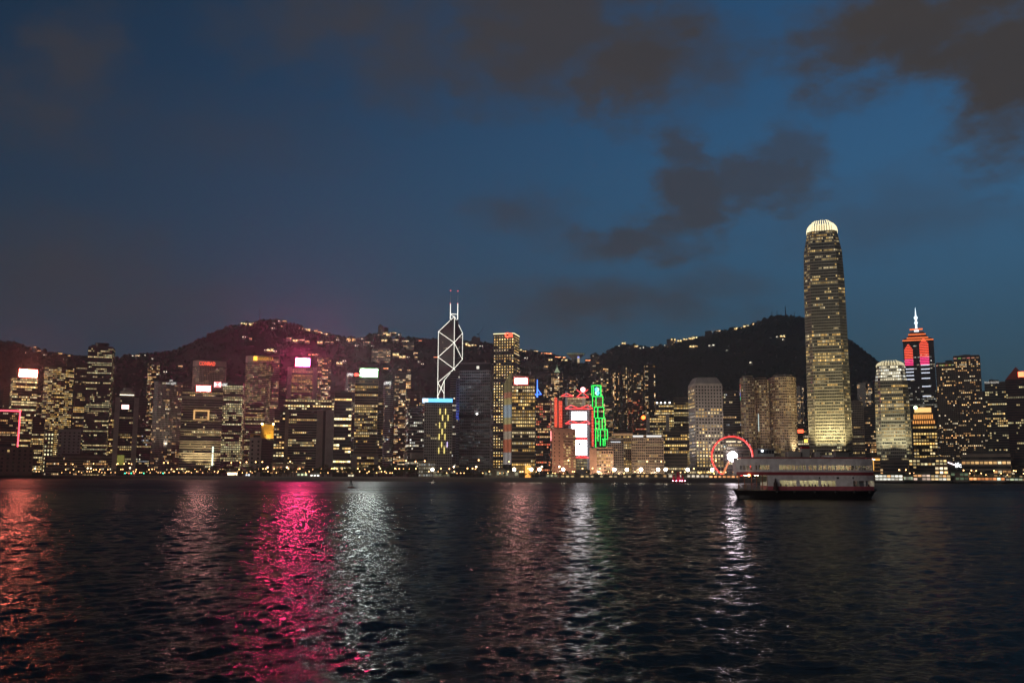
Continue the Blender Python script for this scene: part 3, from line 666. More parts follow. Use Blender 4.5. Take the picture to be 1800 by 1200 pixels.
b = T('office_tower', 'white gridded tower with a blue light band and yellow light bars', 746, 794, 708, 1230, wall=(.42, .4, .38), p=.02, row=0, gain=.5, ang=0, bay=2.6, fh=3.5, pier=1.0, band=.42, wf=.6, roof=None, dr=.7)
for k, (x0, x1) in enumerate(((742, 752), (752.2, 794.5))):
    q = MB(); q.box(b.lx(x0), b.lx(x1), -b.d / 2 - 1.5, b.d / 2, b.lz(706.8), b.lz(701.5)); q.build('light_band', emat(((.6, .8, 1) if k == 0 else (.16, .55, 1)), 1.9), b.root)
for (xx, y0, y1, c) in [(773, 719, 729, 0), (782.5, 719, 729, 0), (777.5, 730, 740, 0), (787, 730, 740, 0), (772.5, 743, 753, 0), (782, 743, 753, 0), (777, 754, 764, 0), (772, 763, 773, 0), (782, 763, 773, 0), (776.5, 777, 786, 0), (786, 777, 786, 1), (771.7, 787, 797, 0), (781, 787, 797, 0)]:
    board(b, xx - .75, xx + .75, y0, y1, (.75, .6, 1) if c else (1, .8, .22), 1.5, 'light_bar', 1.6, False, sample=False)
T('office_tower', 'slim grey tower glimpsed behind the dark twin block, left', 791, 813, 655, 1500, wall=(.28, .26, .27), p=.06, row=.02, gain=.8, pal='white', ang=0)
q = T('glass_tower', 'narrow glass tower washed in blue light beside the dark grey block', 802, 814, 668, 1320, wall=(.25, .27, .34), rough=.3, p=.03, row=0, gain=.5, ang=0, pier=.5, roof=0)
BLUEW = q
b = T('office_tower', 'big dark grey block with dim white upper floors and a dark waist', 808, 866, 641, 1250, wall=(.28, .28, .3), p=.25, row=.1, gain=.035, pal='cool', ang=-10, dr=.5, pier=.4, bay=2.4, band=.35)
DG = b
for (z0, z1) in ((641, 652), (729, 735)):
    q = MB(); q.prism(rect(b.w * 1.02 + 1, b.d * 1.03 + 1), b.lz(z1), b.lz(z0) - .05); q.build('plant_floor', BLACKM, b.root)
q = MB(); q.box(b.lx(840), b.lx(844.5), -b.d / 2 - 1.6, -b.d / 2 - 1, b.lz(650), b.lz(645)); q.build('lit_window', emat((1, .97, .8), 1.0, False), b.root)
q = MB(); q.ball((b.lx(841.5), -b.d / 2 - 2.5, b.lz(728)), 1.1); q.build('flood_lamp', emat((1, .95, .85), 10, False), b.root)
# dotted tower
b = T('office_tower', 'tall slab tower covered in dotted yellow lights with a red roof logo', 867, 913, 590, 1620, wall=(.2, .18, .15), p=.62, row=.3, gain=1.25, pal='gold', ang=-14, bay=4.6, fh=4.6, wf=.42, hf=.38, stick=.3, dr=.9, roof=None)
q = MB(); q.prism(rect(b.w + .8, b.d + .8), b.H + .1, b.H + 1.5); q.build('light_band', emat((1, .85, .45), 1.6), b.root)
q = MB()
X0, Z0, y = b.lx(897), b.lz(592), -b.d / 2 - 1.4
for k in range(12):
    t = .5 + k * 5.3 / 12; t2 = .5 + (k + 1) * 5.3 / 12
    q.tube((X0 + 3.4 * math.cos(t), y, Z0 + 3.4 * math.sin(t)), (X0 + 3.4 * math.cos(t2), y, Z0 + 3.4 * math.sin(t2)), .9, 5)
for zz in (-2.4, 0, 2.4): q.tube((X0 + 3, y, Z0 + zz), (X0 + 8.5, y, Z0 + zz), .8, 5)
q.build('sign_logo', emat((1, .06, .03), 6), b.root)
CKC = b
# golden tower with striped curved side
b = T('office_tower', 'golden lit tower with coloured vertical light stripes and a white red sign', 900, 940, 664, 1230, wall=(.2, .16, .09), p=.78, row=.5, gain=.62, pal='gold', ang=0, bay=2.6, fh=4.4, band=.42, dr=.8)
AIA = b
PA, PB = Vector((b.lx(885.5), b.d * .12)), Vector((b.lx(900), -b.d / 2 - .3))
q = MB(); q.prism([tuple(PA), tuple(PB), (b.lx(900), b.d * .45)], 0, [b.lz(672), b.lz(655), b.lz(664)]); q.build('curved_side', GLASS, b.root)
PN = Vector(((PB - PA).y, -(PB - PA).x)).normalized()
seg = [(655, 690, (.45, .36, .16)), (690, 700, (.9, .35, .2)), (700, 712, (.95, .75, .3)), (712, 734, (.75, .9, 1.0)), (734, 746, (.95, .8, .35)), (746, 758, (1, .3, .14)), (758, 772, (.9, .7, .5)), (772, 795, (1, .28, .13)), (795, 816, (.85, .75, .7))]
for k in range(6):
    q = MB(); pq = PA.lerp(PB, (k + .5) / 6) + PN * .5; X0, y = pq.x, pq.y
    for y0, y1, c in seg:
        if y0 == 655: y0 = 672 - k * 3.4
        q.box(X0 - .2, X0 + .2, y - .5, y + .1, b.lz(y1), b.lz(y0) - .02, 0, tuple(v * .85 for v in c))
    q.build('light_stripe', LAMPATTR, b.root)
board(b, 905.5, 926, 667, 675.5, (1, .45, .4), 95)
q = MB(); q.prism([(b.lx(900), -b.d / 2), (b.lx(932), -b.d / 2), (b.lx(932), b.d / 3), (b.lx(900), b.d / 3)], b.H, [b.lz(659), b.lz(664), b.lz(664), b.lz(659)]); q.build('roof_screen', wallmat((.4, .35, .3), .6), b.root)
q = MB(); q.box(b.lx(923), b.lx(933), -b.d / 2 - 6, -b.d / 2 - .6, 0, b.lz(818)); q.build('lit_entrance', emat((1, .42, .08), 1.6), b.root)
b = T('office_tower', 'dark tower with a blue lit mast, behind the golden tower', 936, 958, 700, 1650, wall=(.08, .08, .09), p=.2, row=.06, gain=.5, pal='mix', ang=0, roof=1)
blue = emat((.06, .2, 1), 3.2)
q = MB(); q.tube((b.lx(944.5), 0, b.H), (b.lx(944.5), 0, b.lz(667)), 1.3, 6, .5); q.build('mast', blue, b.root)
for (xa, ya, xb, yb) in ((944.5, 683, 951.5, 693), (937, 687, 943, 695), (951.5, 693, 944, 692.5)):
    q = MB(); q.tube((b.lx(xa), 0, b.lz(ya)), (b.lx(xb), 0, b.lz(yb)), .7, 5); q.build('mast_stay', blue, b.root)
T('office_tower', 'dark tower with streaky red lit floors left of the red truss building', 942, 969, 706, 1440, wall=(.12, .08, .08), p=.3, row=.12, gain=.7, pal='red', ang=-5, bay=2.8)
b = T('apartment_tower', 'flats with a green pyramid roof on the slope', 969, 990, 655, 2060, shape='cross', wall=(.16, .13, .12), p=.32, row=0, gain=.9, pal='home', zb=8, roof=None)
q = MB(); q.lathe([(7, 0), (4, 5), (.4, 12), (.1, 19)], 8); q.build('pyramid_roof', emat((.5, .62, .38), .6, False), b.root, loc=(0, 0, b.H))  # the roof itself emits this green glow; no lamp lights it
T('apartment_tower', 'slim flats with an amber window column above the red trusses', 996, 1016, 664, 2050, shape='cross', wall=(.16, .13, .12), p=.25, row=0, gain=.8, pal='home', colp=.5, zb=8)
T('apartment_tower', 'short dark flats with few lights left of the green roofed flats', 955, 971, 676, 2040, shape='cross', wall=(.15, .12, .11), p=.3, row=0, gain=.9, pal='home', zb=8)
# mid-level flats right of the green outline
for (x0, x1, yt, D, lab, pp, g, c) in [
        (1038, 1054, 623, 2120, 'black slab of flats rising above the green outlined tower', .1, .6, 0),
        (1055, 1071, 646, 2100, 'flats with scattered amber windows right of the black slab', .26, .8, 0),
        (1074, 1092, 651, 2090, 'flats with one bright amber window column, first of the hillside pair', .42, 1.0, .5),
        (1094, 1112, 645, 2110, 'flats with a tall slot of amber windows, second of the hillside pair', .32, .9, .4),
        (1113, 1132, 655, 2070, 'flats with few pale windows left of the last hillside tower', .2, .7, 0),
        (1132, 1154, 641, 2090, 'last hillside tower of flats with yellow windows near its top', .36, .9, .6)]:
    T('apartment_tower', lab, x0, x1, yt, D, shape='cross', wall=(.15, .13, .115), p=pp, row=0, gain=g, pal='home', bay=3.4, colp=c, zb=8)
T('apartment_tower', 'brown flats with reddish windows below the last hillside tower', 1103, 1131, 694, 1800, shape='cross', wall=(.24, .15, .12), p=.2, row=0, gain=.5, pal='red')
T('apartment_tower', 'unlit brown flats left of the red ball lamp', 1076, 1104, 716, 1750, shape='cross', wall=(.2, .15, .12), p=.05, row=0, gain=.5, pal='home')
b = T('office_block', 'brown block carrying a red ball lamp on its roof', 1118, 1137, 738, 1600, wall=(.2, .14, .11), p=.12, row=.05, gain=.5, pal='red', ang=0, cat='building', roof=1)
q = MB(); q.tube((b.lx(1131.5), -b.d / 2, b.H), (b.lx(1131.5), -b.d / 2, b.lz(737)), .5, 5); q.build('lamp_post', STEEL, b.root)
q = MB(); q.ball((b.lx(1131.5), -b.d / 2, b.lz(734)), 3.4); q.build('ball_lamp', emat((1, .12, .02), 8), b.root)
b = T('office_tower', 'lit office block between white end walls behind the twin blocks', 1153, 1185, 710, 1480, wall=(.2, .16, .12), p=.5, row=.4, gain=.8, pal='gold', ang=0)
for (x0, x1) in ((1137, 1143), (1171, 1177)):
    q = MB(); q.box(b.lx(x0), b.lx(x1), -b.d / 2 - 25, -b.d / 2 - 1, 0, b.lz(730)); q.build('end_wall', wallmat((.5, .46, .42), .8), b.root)
q = MB(); q.box(b.lx(1143.1), b.lx(1170.9), -b.d / 2 - 22, -b.d / 2 - 1, 0, b.lz(731)); q.build('wing', GLASS, b.root)
wb, pb = MB(), MB(); facade(wb, pb, [(b.lx(1143.1), -b.d / 2 - 22), (b.lx(1170.9), -b.d / 2 - 22), (b.lx(1170.9), 0), (b.lx(1143.1), 0)], 5, b.lz(732), b.yaw, b.r, p=.45, row=.3, gain=.7, pal='warm', edges=[0]); wb.build('wing_floor_band', wallmat((.2, .16, .12)), b.root, kind='stuff'); pb.build('wing_window', WIN, b.root, kind='stuff')
for xx in (1156, 1163, 1170, 1178):
    q = MB(); q.ball((b.lx(xx), -b.d / 2 - 1, b.lz(708.5)), 1.2); q.build('flood_lamp', emat((1, .95, .85), 6, False), b.root)
T('office_tower', 'dark tower with reddish and yellow floors left of the porthole tower', 1185, 1212, 701, 1500, wall=(.2, .15, .12), p=.35, row=.15, gain=.55, pal='gold', ang=0)
T('office_block', 'dark block with yellow window rows at the foot of the porthole tower', 1166, 1208, 760, 1130, wall=(.1, .085, .07), p=.42, row=.1, gain=.75, pal='gold', ang=0, cat='building', bay=2.6, stick=.7)
# porthole tower
b = T('office_tower', 'pale tower gridded with round porthole windows behind the big wheel', 1211, 1270, 676, 1180, wall=(.46, .42, .4), shape='box', p=.3, row=.12, gain=.9, pal='gold', ang=16, bay=3.7, fh=3.9, wf=.52, hf=.5, solid=1, band=.3, pier=1.3, dr=.75, roof=None, bw=.2)
JARD = b
q = MB(); q.prism(rect(b.w, b.d), b.H, b.H + 8, poly2=scalep(rect(b.w, b.d), .72)); q.build('roof_crown', wallmat((.3, .29, .29), .7), b.root)
T('office_tower', 'dark slab with deep slots between the porthole tower and round towers', 1268, 1304, 690, 1420, wall=(.14, .12, .115), p=.1, row=.06, gain=.5, pal='mix', ang=0)
b = T('office_block', 'flat block with lit signs seen through the big wheel', 1262, 1316, 772, 1250, wall=(.3, .26, .24), p=.08, row=.05, gain=.5, pal='warm', ang=0, cat='building')
board(b, 1277, 1294, 775.5, 777.5, (1, .85, .55), 1.6, yoff=1, frame=False, sample=False); board(b, 1270, 1275, 784, 786, (.85, 1, .95), 1.6, yoff=1, frame=False, sample=False); board(b, 1297, 1303, 776, 778, (1, .8, .5), 1.4, yoff=1, frame=False, sample=False)
for (x0, x1, yt, lab) in ((1303, 1329, 663, 'rounded brown tower with a coloured light strip on its left edge'), (1327, 1353, 666, 'rounded brown tower second of three right of the wheel'), (1355, 1401, 662, 'broad rounded brown tower beside the tallest tower')):
    b = T('office_tower', lab, x0, x1, yt, 1330 + (x0 - 1303) * .5, shape='round', wall=(.36, .28, .22), p=.26, row=.06, gain=.22, pal='warm', bay=2.4, fh=3.6, dr=.95, band=.5, pier=.5)
    if x0 == 1355: EXCH = b
    if x0 == 1303:
        EXCL = b
        for y0, y1, c in ((675, 684, (1, .1, .08)), (684.2, 690, (1, .8, .7)), (690.2, 697, (.1, .2, 1)), (697.2, 703, (.1, .9, .3))): board(b, 1302.6, 1304.2, y0, y1, c, 1.8, 'light_strip', -b.d * .45, False, sample=False)
    if x0 == 1327: board(b, 1333, 1334, 728, 758, (.8, 1, .95), .9, 'light_strip', .8, False, sample=False)
T('apartment_tower', 'far flats with a lit window slot left of the tallest tower', 1400, 1416, 680, 1900, shape='cross', wall=(.13, .11, .1), p=.15, row=0, gain=.8, pal='home')
b = T('office_block', 'block with a red lit sign and yellow windows left of the tallest tower', 1400, 1422, 750, 1500, wall=(.2, .15, .12), p=.3, row=.2, gain=.6, pal='home', ang=0, cat='building')
board(b, 1401.5, 1413, 755, 761, (1, .1, .04), 3.5); board(b, 1414, 1420, 772, 778, (1, .6, .1), 2.5)
T('office_tower', 'pale brown hotel block right of the tallest tower', 1489, 1519, 707, 1560, wall=(.36, .3, .25), p=.12, row=.03, gain=.35, pal='warm', ang=0, band=.45, pier=.5)
T('apartment_tower', 'dark far flats with amber windows between the two lit crown towers', 1508, 1537, 674, 1950, shape='cross', wall=(.13, .11, .1), p=.2, row=0, gain=.8, pal='home')
for (x0, x1, yt, D, lab, pp) in ((1650, 1683, 639, 1650, 'left wing of the broad dark apartment slab, lamps along its roof', .14), (1681, 1728, 627, 1640, 'broad dark apartment slab right of the pointed arch tower', .2)):
    b = T('apartment_tower', lab, x0, x1, yt, D, wall=(.22, .18, .15), p=pp, row=.0, gain=.8, pal='home', bay=3.0, fh=3.4, ang=0, pier=.7, band=.3, stick=.2, wf=.6, dr=.5)
    q = MB()
    for k in range(6): q.box(-b.w / 2 + b.w * (k + .1) / 6, -b.w / 2 + b.w * (k + .8) / 6, -b.d / 2 - .9, -b.d / 2 - .6, b.H - 4, b.H - 2.6, 0, tuple(rnd.uniform(.2, .9) * v for v in (1, .6, .25)))
    q.build('roof_light', LAMPATTR, b.root, kind='stuff')
b = T('hotel_tower', 'slim hotel slab with small white roof lettering near the right edge', 1735, 1772, 673, 1500, wall=(.22, .2, .19), p=.2, row=.0, gain=.7, pal='warm', bay=3, ang=0, stick=.3, dr=.5, band=.35)
letters(b, 'FOUR SEASONS', 1748, 672.5, 25, 3.4, (1, .95, .85), 1.8, 1.0)
b = T('office_tower', 'black gabled tower with a red sign cut by the right picture edge', 1772, 1812, 668, 1400, wall=(.12, .05, .05), p=.1, row=.05, gain=.5, pal='green', ang=0, roof=None)
q = MB(); w2 = b.w / 2; q.prism([(-w2, -b.d / 2), (0, -b.d / 2), (w2, -b.d / 2), (w2, b.d / 2), (0, b.d / 2), (-w2, b.d / 2)], b.H, [b.H, b.lz(646), b.H, b.H, b.lz(646), b.H]); q.build('gable', wallmat((.3, .05, .04), .6), b.root)
board(b, 1795.5, 1806, 655, 664, (1, .1, .04), 8)
b = T('mall_block', 'long low mall with orange lit windows near the right edge', 1690, 1776, 800, 1180, wall=(.3, .24, .2), p=.35, row=.2, gain=.55, pal='home', ang=0, cat='building', fh=5, bay=5, dr=.3, roof=4, wf=.8)
letters(b, 'ifc', 1684.5, 817, 11, 8.5, (1, 1, 1), 5, 4, .03)
q = MB(); y = -b.d / 2 - 4
pts = [(1666, 812), (1669, 813.5), (1672, 814.2), (1675, 815.8), (1679, 817)]
for a, c in zip(pts, pts[1:]): q.tube((b.lx(a[0]), y, b.lz(a[1])), (b.lx(c[0]), y, b.lz(c[1])), .7, 5)
q.build('sign_swoosh', emat((1, .75, .75), 3), b.root)
q = MB(); q.box(b.lx(1664), b.lx(1690), y + .6, y + 3, 0, b.lz(809)); q.build('sign_wall', DARK, b.root)
for i_, (x0, x1, yt, D, lab, g, c) in enumerate([
        (1540, 1596, 810, 1150, 'dark podium below the lit crown tower with amber shop lights', .7, 'home'),
        (1598, 1664, 806, 1160, 'dark podium with yellow lit shops right of the second lit crown', .8, 'warm'),
        (1770, 1830, 815, 1180, 'dim low block at the right edge of the shore', .5, 'home')]):
    T('podium_block', lab, x0, x1, yt, D, wall=(.12, .1, .09), p=.2, row=.15, gain=g, pal=c, ang=0, cat='building', dr=.4, fh=4, bay=4)
# background infill towers seen between the named ones
for i_, (x0, x1, yt, D, lab, pal, pp) in enumerate([
        (2, 16, 680, 2050, 'dim far tower at the left edge behind the cream lit tower', 'warm', .1),
        (60, 75, 690, 2020, 'dark far tower between the cream lit and yellow towers', 'gold', .12),
        (238, 256, 700, 2000, 'black far tower right of the pillared tower, nearly unlit', 'home', .05),
        (317, 336, 676, 2010, 'dark far tower left below the red lettered hotel', 'home', .08),
        (394, 430, 700, 1990, 'dark far block between the two oval hotels', 'home', .1),
        (486, 504, 668, 2000, 'dark far tower left of the pink sign tower', 'mix', .12),
        (582, 604, 690, 1980, 'dark far tower left of the red logo twin tower', 'home', .12),
        (720, 745, 690, 1960, 'far tower of dim flats behind the red star block', 'home', .12),
        (912, 938, 680, 2000, 'dark far tower right behind the dotted tower', 'home', .12),
        (1014, 1040, 690, 1900, 'dim far block behind the red truss building', 'home', .18),
        (1064, 1080, 700, 1900, 'dim far block right of the green outlined tower', 'home', .16),
        (1180, 1212, 720, 1700, 'far reddish block between lit office and porthole tower', 'red', .15),
        (1520, 1542, 720, 1650, 'dim far block left of the second crown tower', 'home', .16),
        (1644, 1652, 690, 1900, 'sliver of a dark far tower right of the arch tower', 'home', .15),
        (1726, 1738, 690, 1800, 'sliver of a dark far tower left of the slim hotel', 'home', .12)]):
    T('background_tower', lab, x0, x1, yt, D, wall=(.14, .12, .11), p=pp, row=.03, gain=.6, pal=pal, ang=0)

# ------------------------------------------------------------------ landmark towers
# faceted glass tower with white light tubes
b = Bld('faceted_tower', 'faceted glass tower outlined by white diagonal light tubes with twin masts', 768, 812, 556, 1800, yaw=0)
cx = W(798, 650, 1800).x; b.root.location = (cx, 1800, GZ)
def bz(py): return W(798, py, 1800).z - GZ
A, Bq, C = (-30.5, 13.2), (13.6, 30.5), (0, 0); Fq, G = (-15.5, -30.5), (30.5, -13.2)
zap, zsh, z648, z671 = bz(556), bz(581), bz(648), bz(671)
gm = wallmat((.02, .023, .028), .55)
wins = MB()
def tri(name, P, z0, zt):
    q = MB(); q.prism(P, z0, zt); q.build(name, gm, b.root)
tri('shaft', [C, Bq, A], 0, [zap, zsh, zsh]); tri('shaft', [A, Fq, C], 0, [z671, z671, z648]); tri('shaft', [Fq, G, C], 0, [bz(700), bz(700), bz(672)]); tri('shaft', [C, G, Bq], 0, [bz(660), bz(690), bz(690)])
facade(MB(), wins, [A, C], z648 + 4, zsh - 4, 0, b.r, edges=[0], p=.04, row=.03, gain=.3, pal='white', band=0)
facade(MB(), wins, [A, Fq], 6, z671 - 4, 0, b.r, edges=[0], p=.05, row=.03, gain=.3, pal='gold', band=0)
facade(MB(), wins, [C, Bq], z648 + 4, zsh - 4, 0, b.r, edges=[0], p=.05, row=.03, gain=.3, pal='white', band=0)
wins.build('window', WIN, b.root, kind='stuff')
tube_m = emat((1, .97, .84), 1.9)
def P3(p, z): n = Vector((p[0], p[1])); o = n.normalized() * .6 if n.length > 1 else Vector((-.1, -.8)); return (p[0] + o.x, p[1] + o.y - .3, z)
def lt(p, z, p2, z2, r=.45):
    q = MB(); q.tube(P3(p, z), P3(p2, z2), r, 6); q.build('light_tube', tube_m, b.root)
lt(C, zap, C, bz(602)); lt(C, bz(602), C, z648); lt(A, zsh, A, bz(626)); lt(A, bz(626), A, z671); lt(Bq, zsh, Bq, bz(628)); lt(C, zap, A, zsh); lt(C, zap, Bq, zsh)
lt(A, zsh, C, bz(602)); lt(C, bz(602), A, bz(626)); lt(A, bz(626), C, z648); lt(C, z648, A, z671)
lt(Bq, zsh, C, bz(602)); lt(C, bz(602), Bq, bz(628)); lt(Bq, bz(628), C, z648); lt(C, z648, Fq, z671)
lt(Fq, z671, Fq, bz(715)); lt(A, z671, A, bz(715)); lt(A, z671, Fq, bz(694)); lt(Fq, z671, A, bz(694) - 2); lt(C, z648, (8, -3), bz(660))
lt(A, bz(694) - 2, Fq, bz(717)); 
for sx, tp in ((-8.2, 510), (5.6, 511)):
    q = MB(); q.tube((sx, 3, bz(561)), (sx, 3, bz(533)), .75, 6, .6); q.build('mast', tube_m, b.root)
    q = MB(); q.tube((sx, 3, bz(533)), (sx, 3, bz(tp)), .45, 6, .2); q.build('mast_tip', wallmat((.6, .58, .58), .5), b.root)
    q = MB(); q.ball((sx, 3, bz(tp)), .7, 6); q.build('beacon', emat((1, .1, .08), 5, False), b.root)
    q = MB(); q.ball((sx - .6, 2, bz(533)), .6, 6); q.build('beacon', emat((1, .1, .08), 4, False), b.root)
q = MB(); q.tube((-8.2, 3, bz(551)), (5.6, 3, bz(552)), .55, 6); q.build('light_tube', tube_m, b.root)
q = MB(); q.tube((-8.2, 3, bz(552)), (0, 1, bz(557)), .5, 6); q.build('light_tube', tube_m, b.root)
q = MB(); q.box(-9, 7, 2, 12, zsh + 6, bz(562)); q.build('roof_plant', DARK, b.root)

# red truss bank building with three screens
b = Bld('truss_building', 'grey building with red lit hanger trusses and three white screens', 984, 1044, 690, 1480, 'building', dr=.5)
D2 = -b.d / 2; grey = wallmat((.34, .32, .32), .55, .2)
for (x0, x1, yt, y) in ((990, 1038, 715, 0), (996, 1030, 698, 6), (984, 990, 703, 4), (1038.2, 1043, 722, 4)):
    q = MB(); q.box(b.lx(x0), b.lx(x1), D2 + y, b.d / 2, 0, b.lz(yt)); q.build('wall', grey if y != 4 else DARK, b.root)
wb, pb = MB(), MB()
facade(wb, pb, [(b.lx(996), D2 + 6), (b.lx(1030), D2 + 6), (b.lx(1030), 9), (b.lx(996), 9)], b.lz(715), b.lz(699), b.yaw, b.r, p=.9, row=.9, gain=.5, pal='green', edges=[0], fh=3.4)
facade(wb, pb, [(b.lx(1011.5), D2), (b.lx(1032), D2), (b.lx(1032), 9), (b.lx(1011.5), 9)], b.lz(826), b.lz(805), b.yaw, b.r, p=.8, row=.9, gain=.35, pal='green', edges=[0], fh=4)
facade(wb, pb, [(b.lx(990), D2), (b.lx(1004), D2), (b.lx(1004), 9), (b.lx(990), 9)], 5, b.lz(716), b.yaw, b.r, p=.1, row=.05, gain=.3, pal='white', edges=[0], fh=4)
wb.build('floor_band', grey, b.root, kind='stuff'); pb.build('window', WIN, b.root, kind='stuff')
for (x0, x1, y0, y1) in ((1005, 1031, 724.5, 739), (1012, 1031, 746.5, 768), (1012, 1031, 774, 800)): board(b, x0, x1, y0, y1, (1, .97, 1), 11, 'screen', 1.5)
board(b, 1005, 1011.7, 746.5, 756, (1, .97, 1), 8, 'screen', 1.5, False)
q = MB(); y = D2 - 2.05; q.face([(b.lx(1023), y, b.lz(739)), (b.lx(1023.6), y, b.lz(739)), (b.lx(1022.6), y, b.lz(725)), (b.lx(1022), y, b.lz(725))]); q.build('screen_picture', wallmat((.2, .2, .22), .6), b.root)
q = MB(); st = [(1016.5, 796), (1017.5, 796), (1017.8, 788), (1020.2, 783), (1019.5, 779), (1017, 778.5), (1016, 781), (1018, 783), (1016.4, 788)]; q.face([(b.lx(x), y, b.lz(z)) for x, z in st]); q.build('screen_picture', wallmat((.2, .2, .22), .6), b.root)
red = emat((1, .07, .07), 2.0); lat = emat((.85, .85, .9), .35, False)
for (xa, xm, xb, yb, yt) in ((987, 996, 1008, 697, 692.5), (1014, 1024, 1035, 699, 690), (994, 1004, 1018, 719, 713), (1018, 1033, 1042, 719, 713), (994, 1003, 1018, 745, 739.5), (1018, 1032, 1037, 745, 740), (1012, 1020, 1032, 771.5, 769), (1012, 1022, 1035, 804, 800.5)):
    for (p, r_) in (((xa, yb), (xm, yt)), ((xm, yt), (xb, yb)), ((xa, yb), (xb, yb + .6))):
        q = MB(); q.tube((b.lx(p[0]), D2 - 1.2, b.lz(p[1])), (b.lx(r_[0]), D2 - 1.2, b.lz(r_[1])), .65, 5); q.build('truss_bar', red, b.root)
for (p, r_) in (((1014, 686), (1022, 692)), ((1034, 686), (1026, 692))):
    q = MB(); q.tube((b.lx(p[0]), D2 - 1.2, b.lz(p[1])), (b.lx(r_[0]), D2 - 1.2, b.lz(r_[1])), .65, 5); q.build('truss_bar', red, b.root)
for (xm, y0, y1) in ((996, 688, 714), (1026, 691, 712), (1003.5, 713, 760), (1033.5, 712, 826)):
    q = MB(); X0 = b.lx(xm); hh = b.lz(y0) - b.lz(y1)
    for sx in (-1.1, 1.1): q.tube((X0 + sx, D2 - 1.8, b.lz(y1)), (X0 + sx, D2 - 1.8, b.lz(y0)), .3, 4)
    n = int(hh / 3)
    for k in range(n): q.tube((X0 - 1.1, D2 - 1.8, b.lz(y1) + k * 3), (X0 + 1.1, D2 - 1.8, b.lz(y1) + k * 3 + 1.8), .28, 4)
    q.build('ladder_mast', lat, b.root)
for (xm, y0, y1, w_) in ((977.5, 700, 754, 2.4), (985.8, 706, 754, 3), (1041.3, 723, 787, 1.8)):
    q = MB(); n = int((y1 - y0) / 2.6)
    for k in range(n): q.box(b.lx(xm - w_), b.lx(xm + w_), D2 - 2.5, D2 - 2, b.lz(y0 + 2.6 * k + 1.6), b.lz(y0 + 2.6 * k), 0, (1.5, .16, .08))
    q.build('red_light_ladder', LAMPATTR, b.root, kind='stuff')
q = MB(); q.box(b.lx(973.5), b.lx(983.9), D2 - 1, b.d / 2, 0, b.lz(703)); q.build('side_wing', grey, b.root)
q = MB(); q.ball((b.lx(1025), D2 - 2, b.lz(686)), 3.6, 10); q.build('ball_lamp', emat((1, .35, .35), 8), b.root)
TRUSS = b

# stepped tower with green outline
b = Bld('stepped_tower', 'stepped slim tower outlined in bright green light', 1041, 1068, 678, 1520, dr=.9)
D2 = -b.d / 2; gr = emat((.03, 1, .12), 1.8)
for k, (x0, x1, y0, y1) in enumerate(((1041, 1057, 678.5, 697), (1042, 1060, 697.5, 716), (1045, 1061.5, 716.5, 735), (1047, 1063.5, 735.5, 755), (1045, 1067.5, 755.5, 830))):
    q = MB(); yy = D2 - k * 1.5; q.box(b.lx(x0), b.lx(x1), yy, b.d / 2, b.lz(y1) if k < 4 else 0, b.lz(y0) - .02); q.build('wall', wallmat((.12, .11, .1), .5), b.root)
    if k:
        wb, pb = MB(), MB(); facade(wb, pb, [(b.lx(x0), yy), (b.lx(x1), yy), (b.lx(x1), 0), (b.lx(x0), 0)], b.lz(y1 if k < 4 else 788), b.lz(y0 + .5), b.yaw, b.r, p=.3, row=.1, gain=.4, pal='home', edges=[0]); wb.build('floor_band', wallmat((.2, .17, .14)), b.root, kind='stuff'); pb.build('window', WIN, b.root, kind='stuff')
    bars = [((x0, y0), (x1, y0)), ((x0 if k < 4 else x0 + 10, y0), (x0 if k < 4 else x0 + 10, y1)), ((x1, y0), (x1, y1))]
    if k in (1, 2, 3): bars.append(((x0 + 6, y0), (x0 + 6, y1)))
    if k == 4: bars += [((1047, 757), (1047, 790)), ((1063, 757), (1063, 788)), ((1058, 772), (1067.5, 772)), ((1060, 772), (1060, 788)), ((1051, 757), (1051, 776))]
    if k == 3: bars += [((1047, 745), (1053, 745)), ((1058.5, 735.5), (1058.5, 755))]
    if k == 0: bars.append(((1056, 678.5), (1056, 697))); bars.append(((1044, 678.5), (1044, 697)))
    for p, r_ in bars:
        q = MB(); q.tube((b.lx(p[0]), yy - .9, b.lz(p[1])), (b.lx(r_[0]), yy - .9, b.lz(r_[1])), .62, 5); q.build('light_tube', gr, b.root)
q = MB(); yy = D2 - 1.0
for k in range(14):
    t0 = k / 14; t1 = (k + 1) / 14
    f = lambda t: (1050.2 + 2.6 * math.sin(t * 6.28), 694.5 - 12 * t)
    (xa, ya), (xb, yb) = f(t0), f(t1); q.tube((b.lx(xa), yy, b.lz(ya)), (b.lx(xb), yy, b.lz(yb)), 1.5, 6, lit=None)
q.build('sign_logo', emat((.12, .5, 1), 2.6), b.root)
q = MB()
for k in range(14):
    (xa, ya), (xb, yb) = f(k / 14), f((k + 1) / 14); xa = 2100.4 - xa; xb = 2100.4 - xb; q.tube((b.lx(xa), yy - .3, b.lz(ya)), (b.lx(xb), yy - .3, b.lz(yb)), 1.1, 6)
q.build('sign_logo', emat((.4, 1, .6), 2.6), b.root)

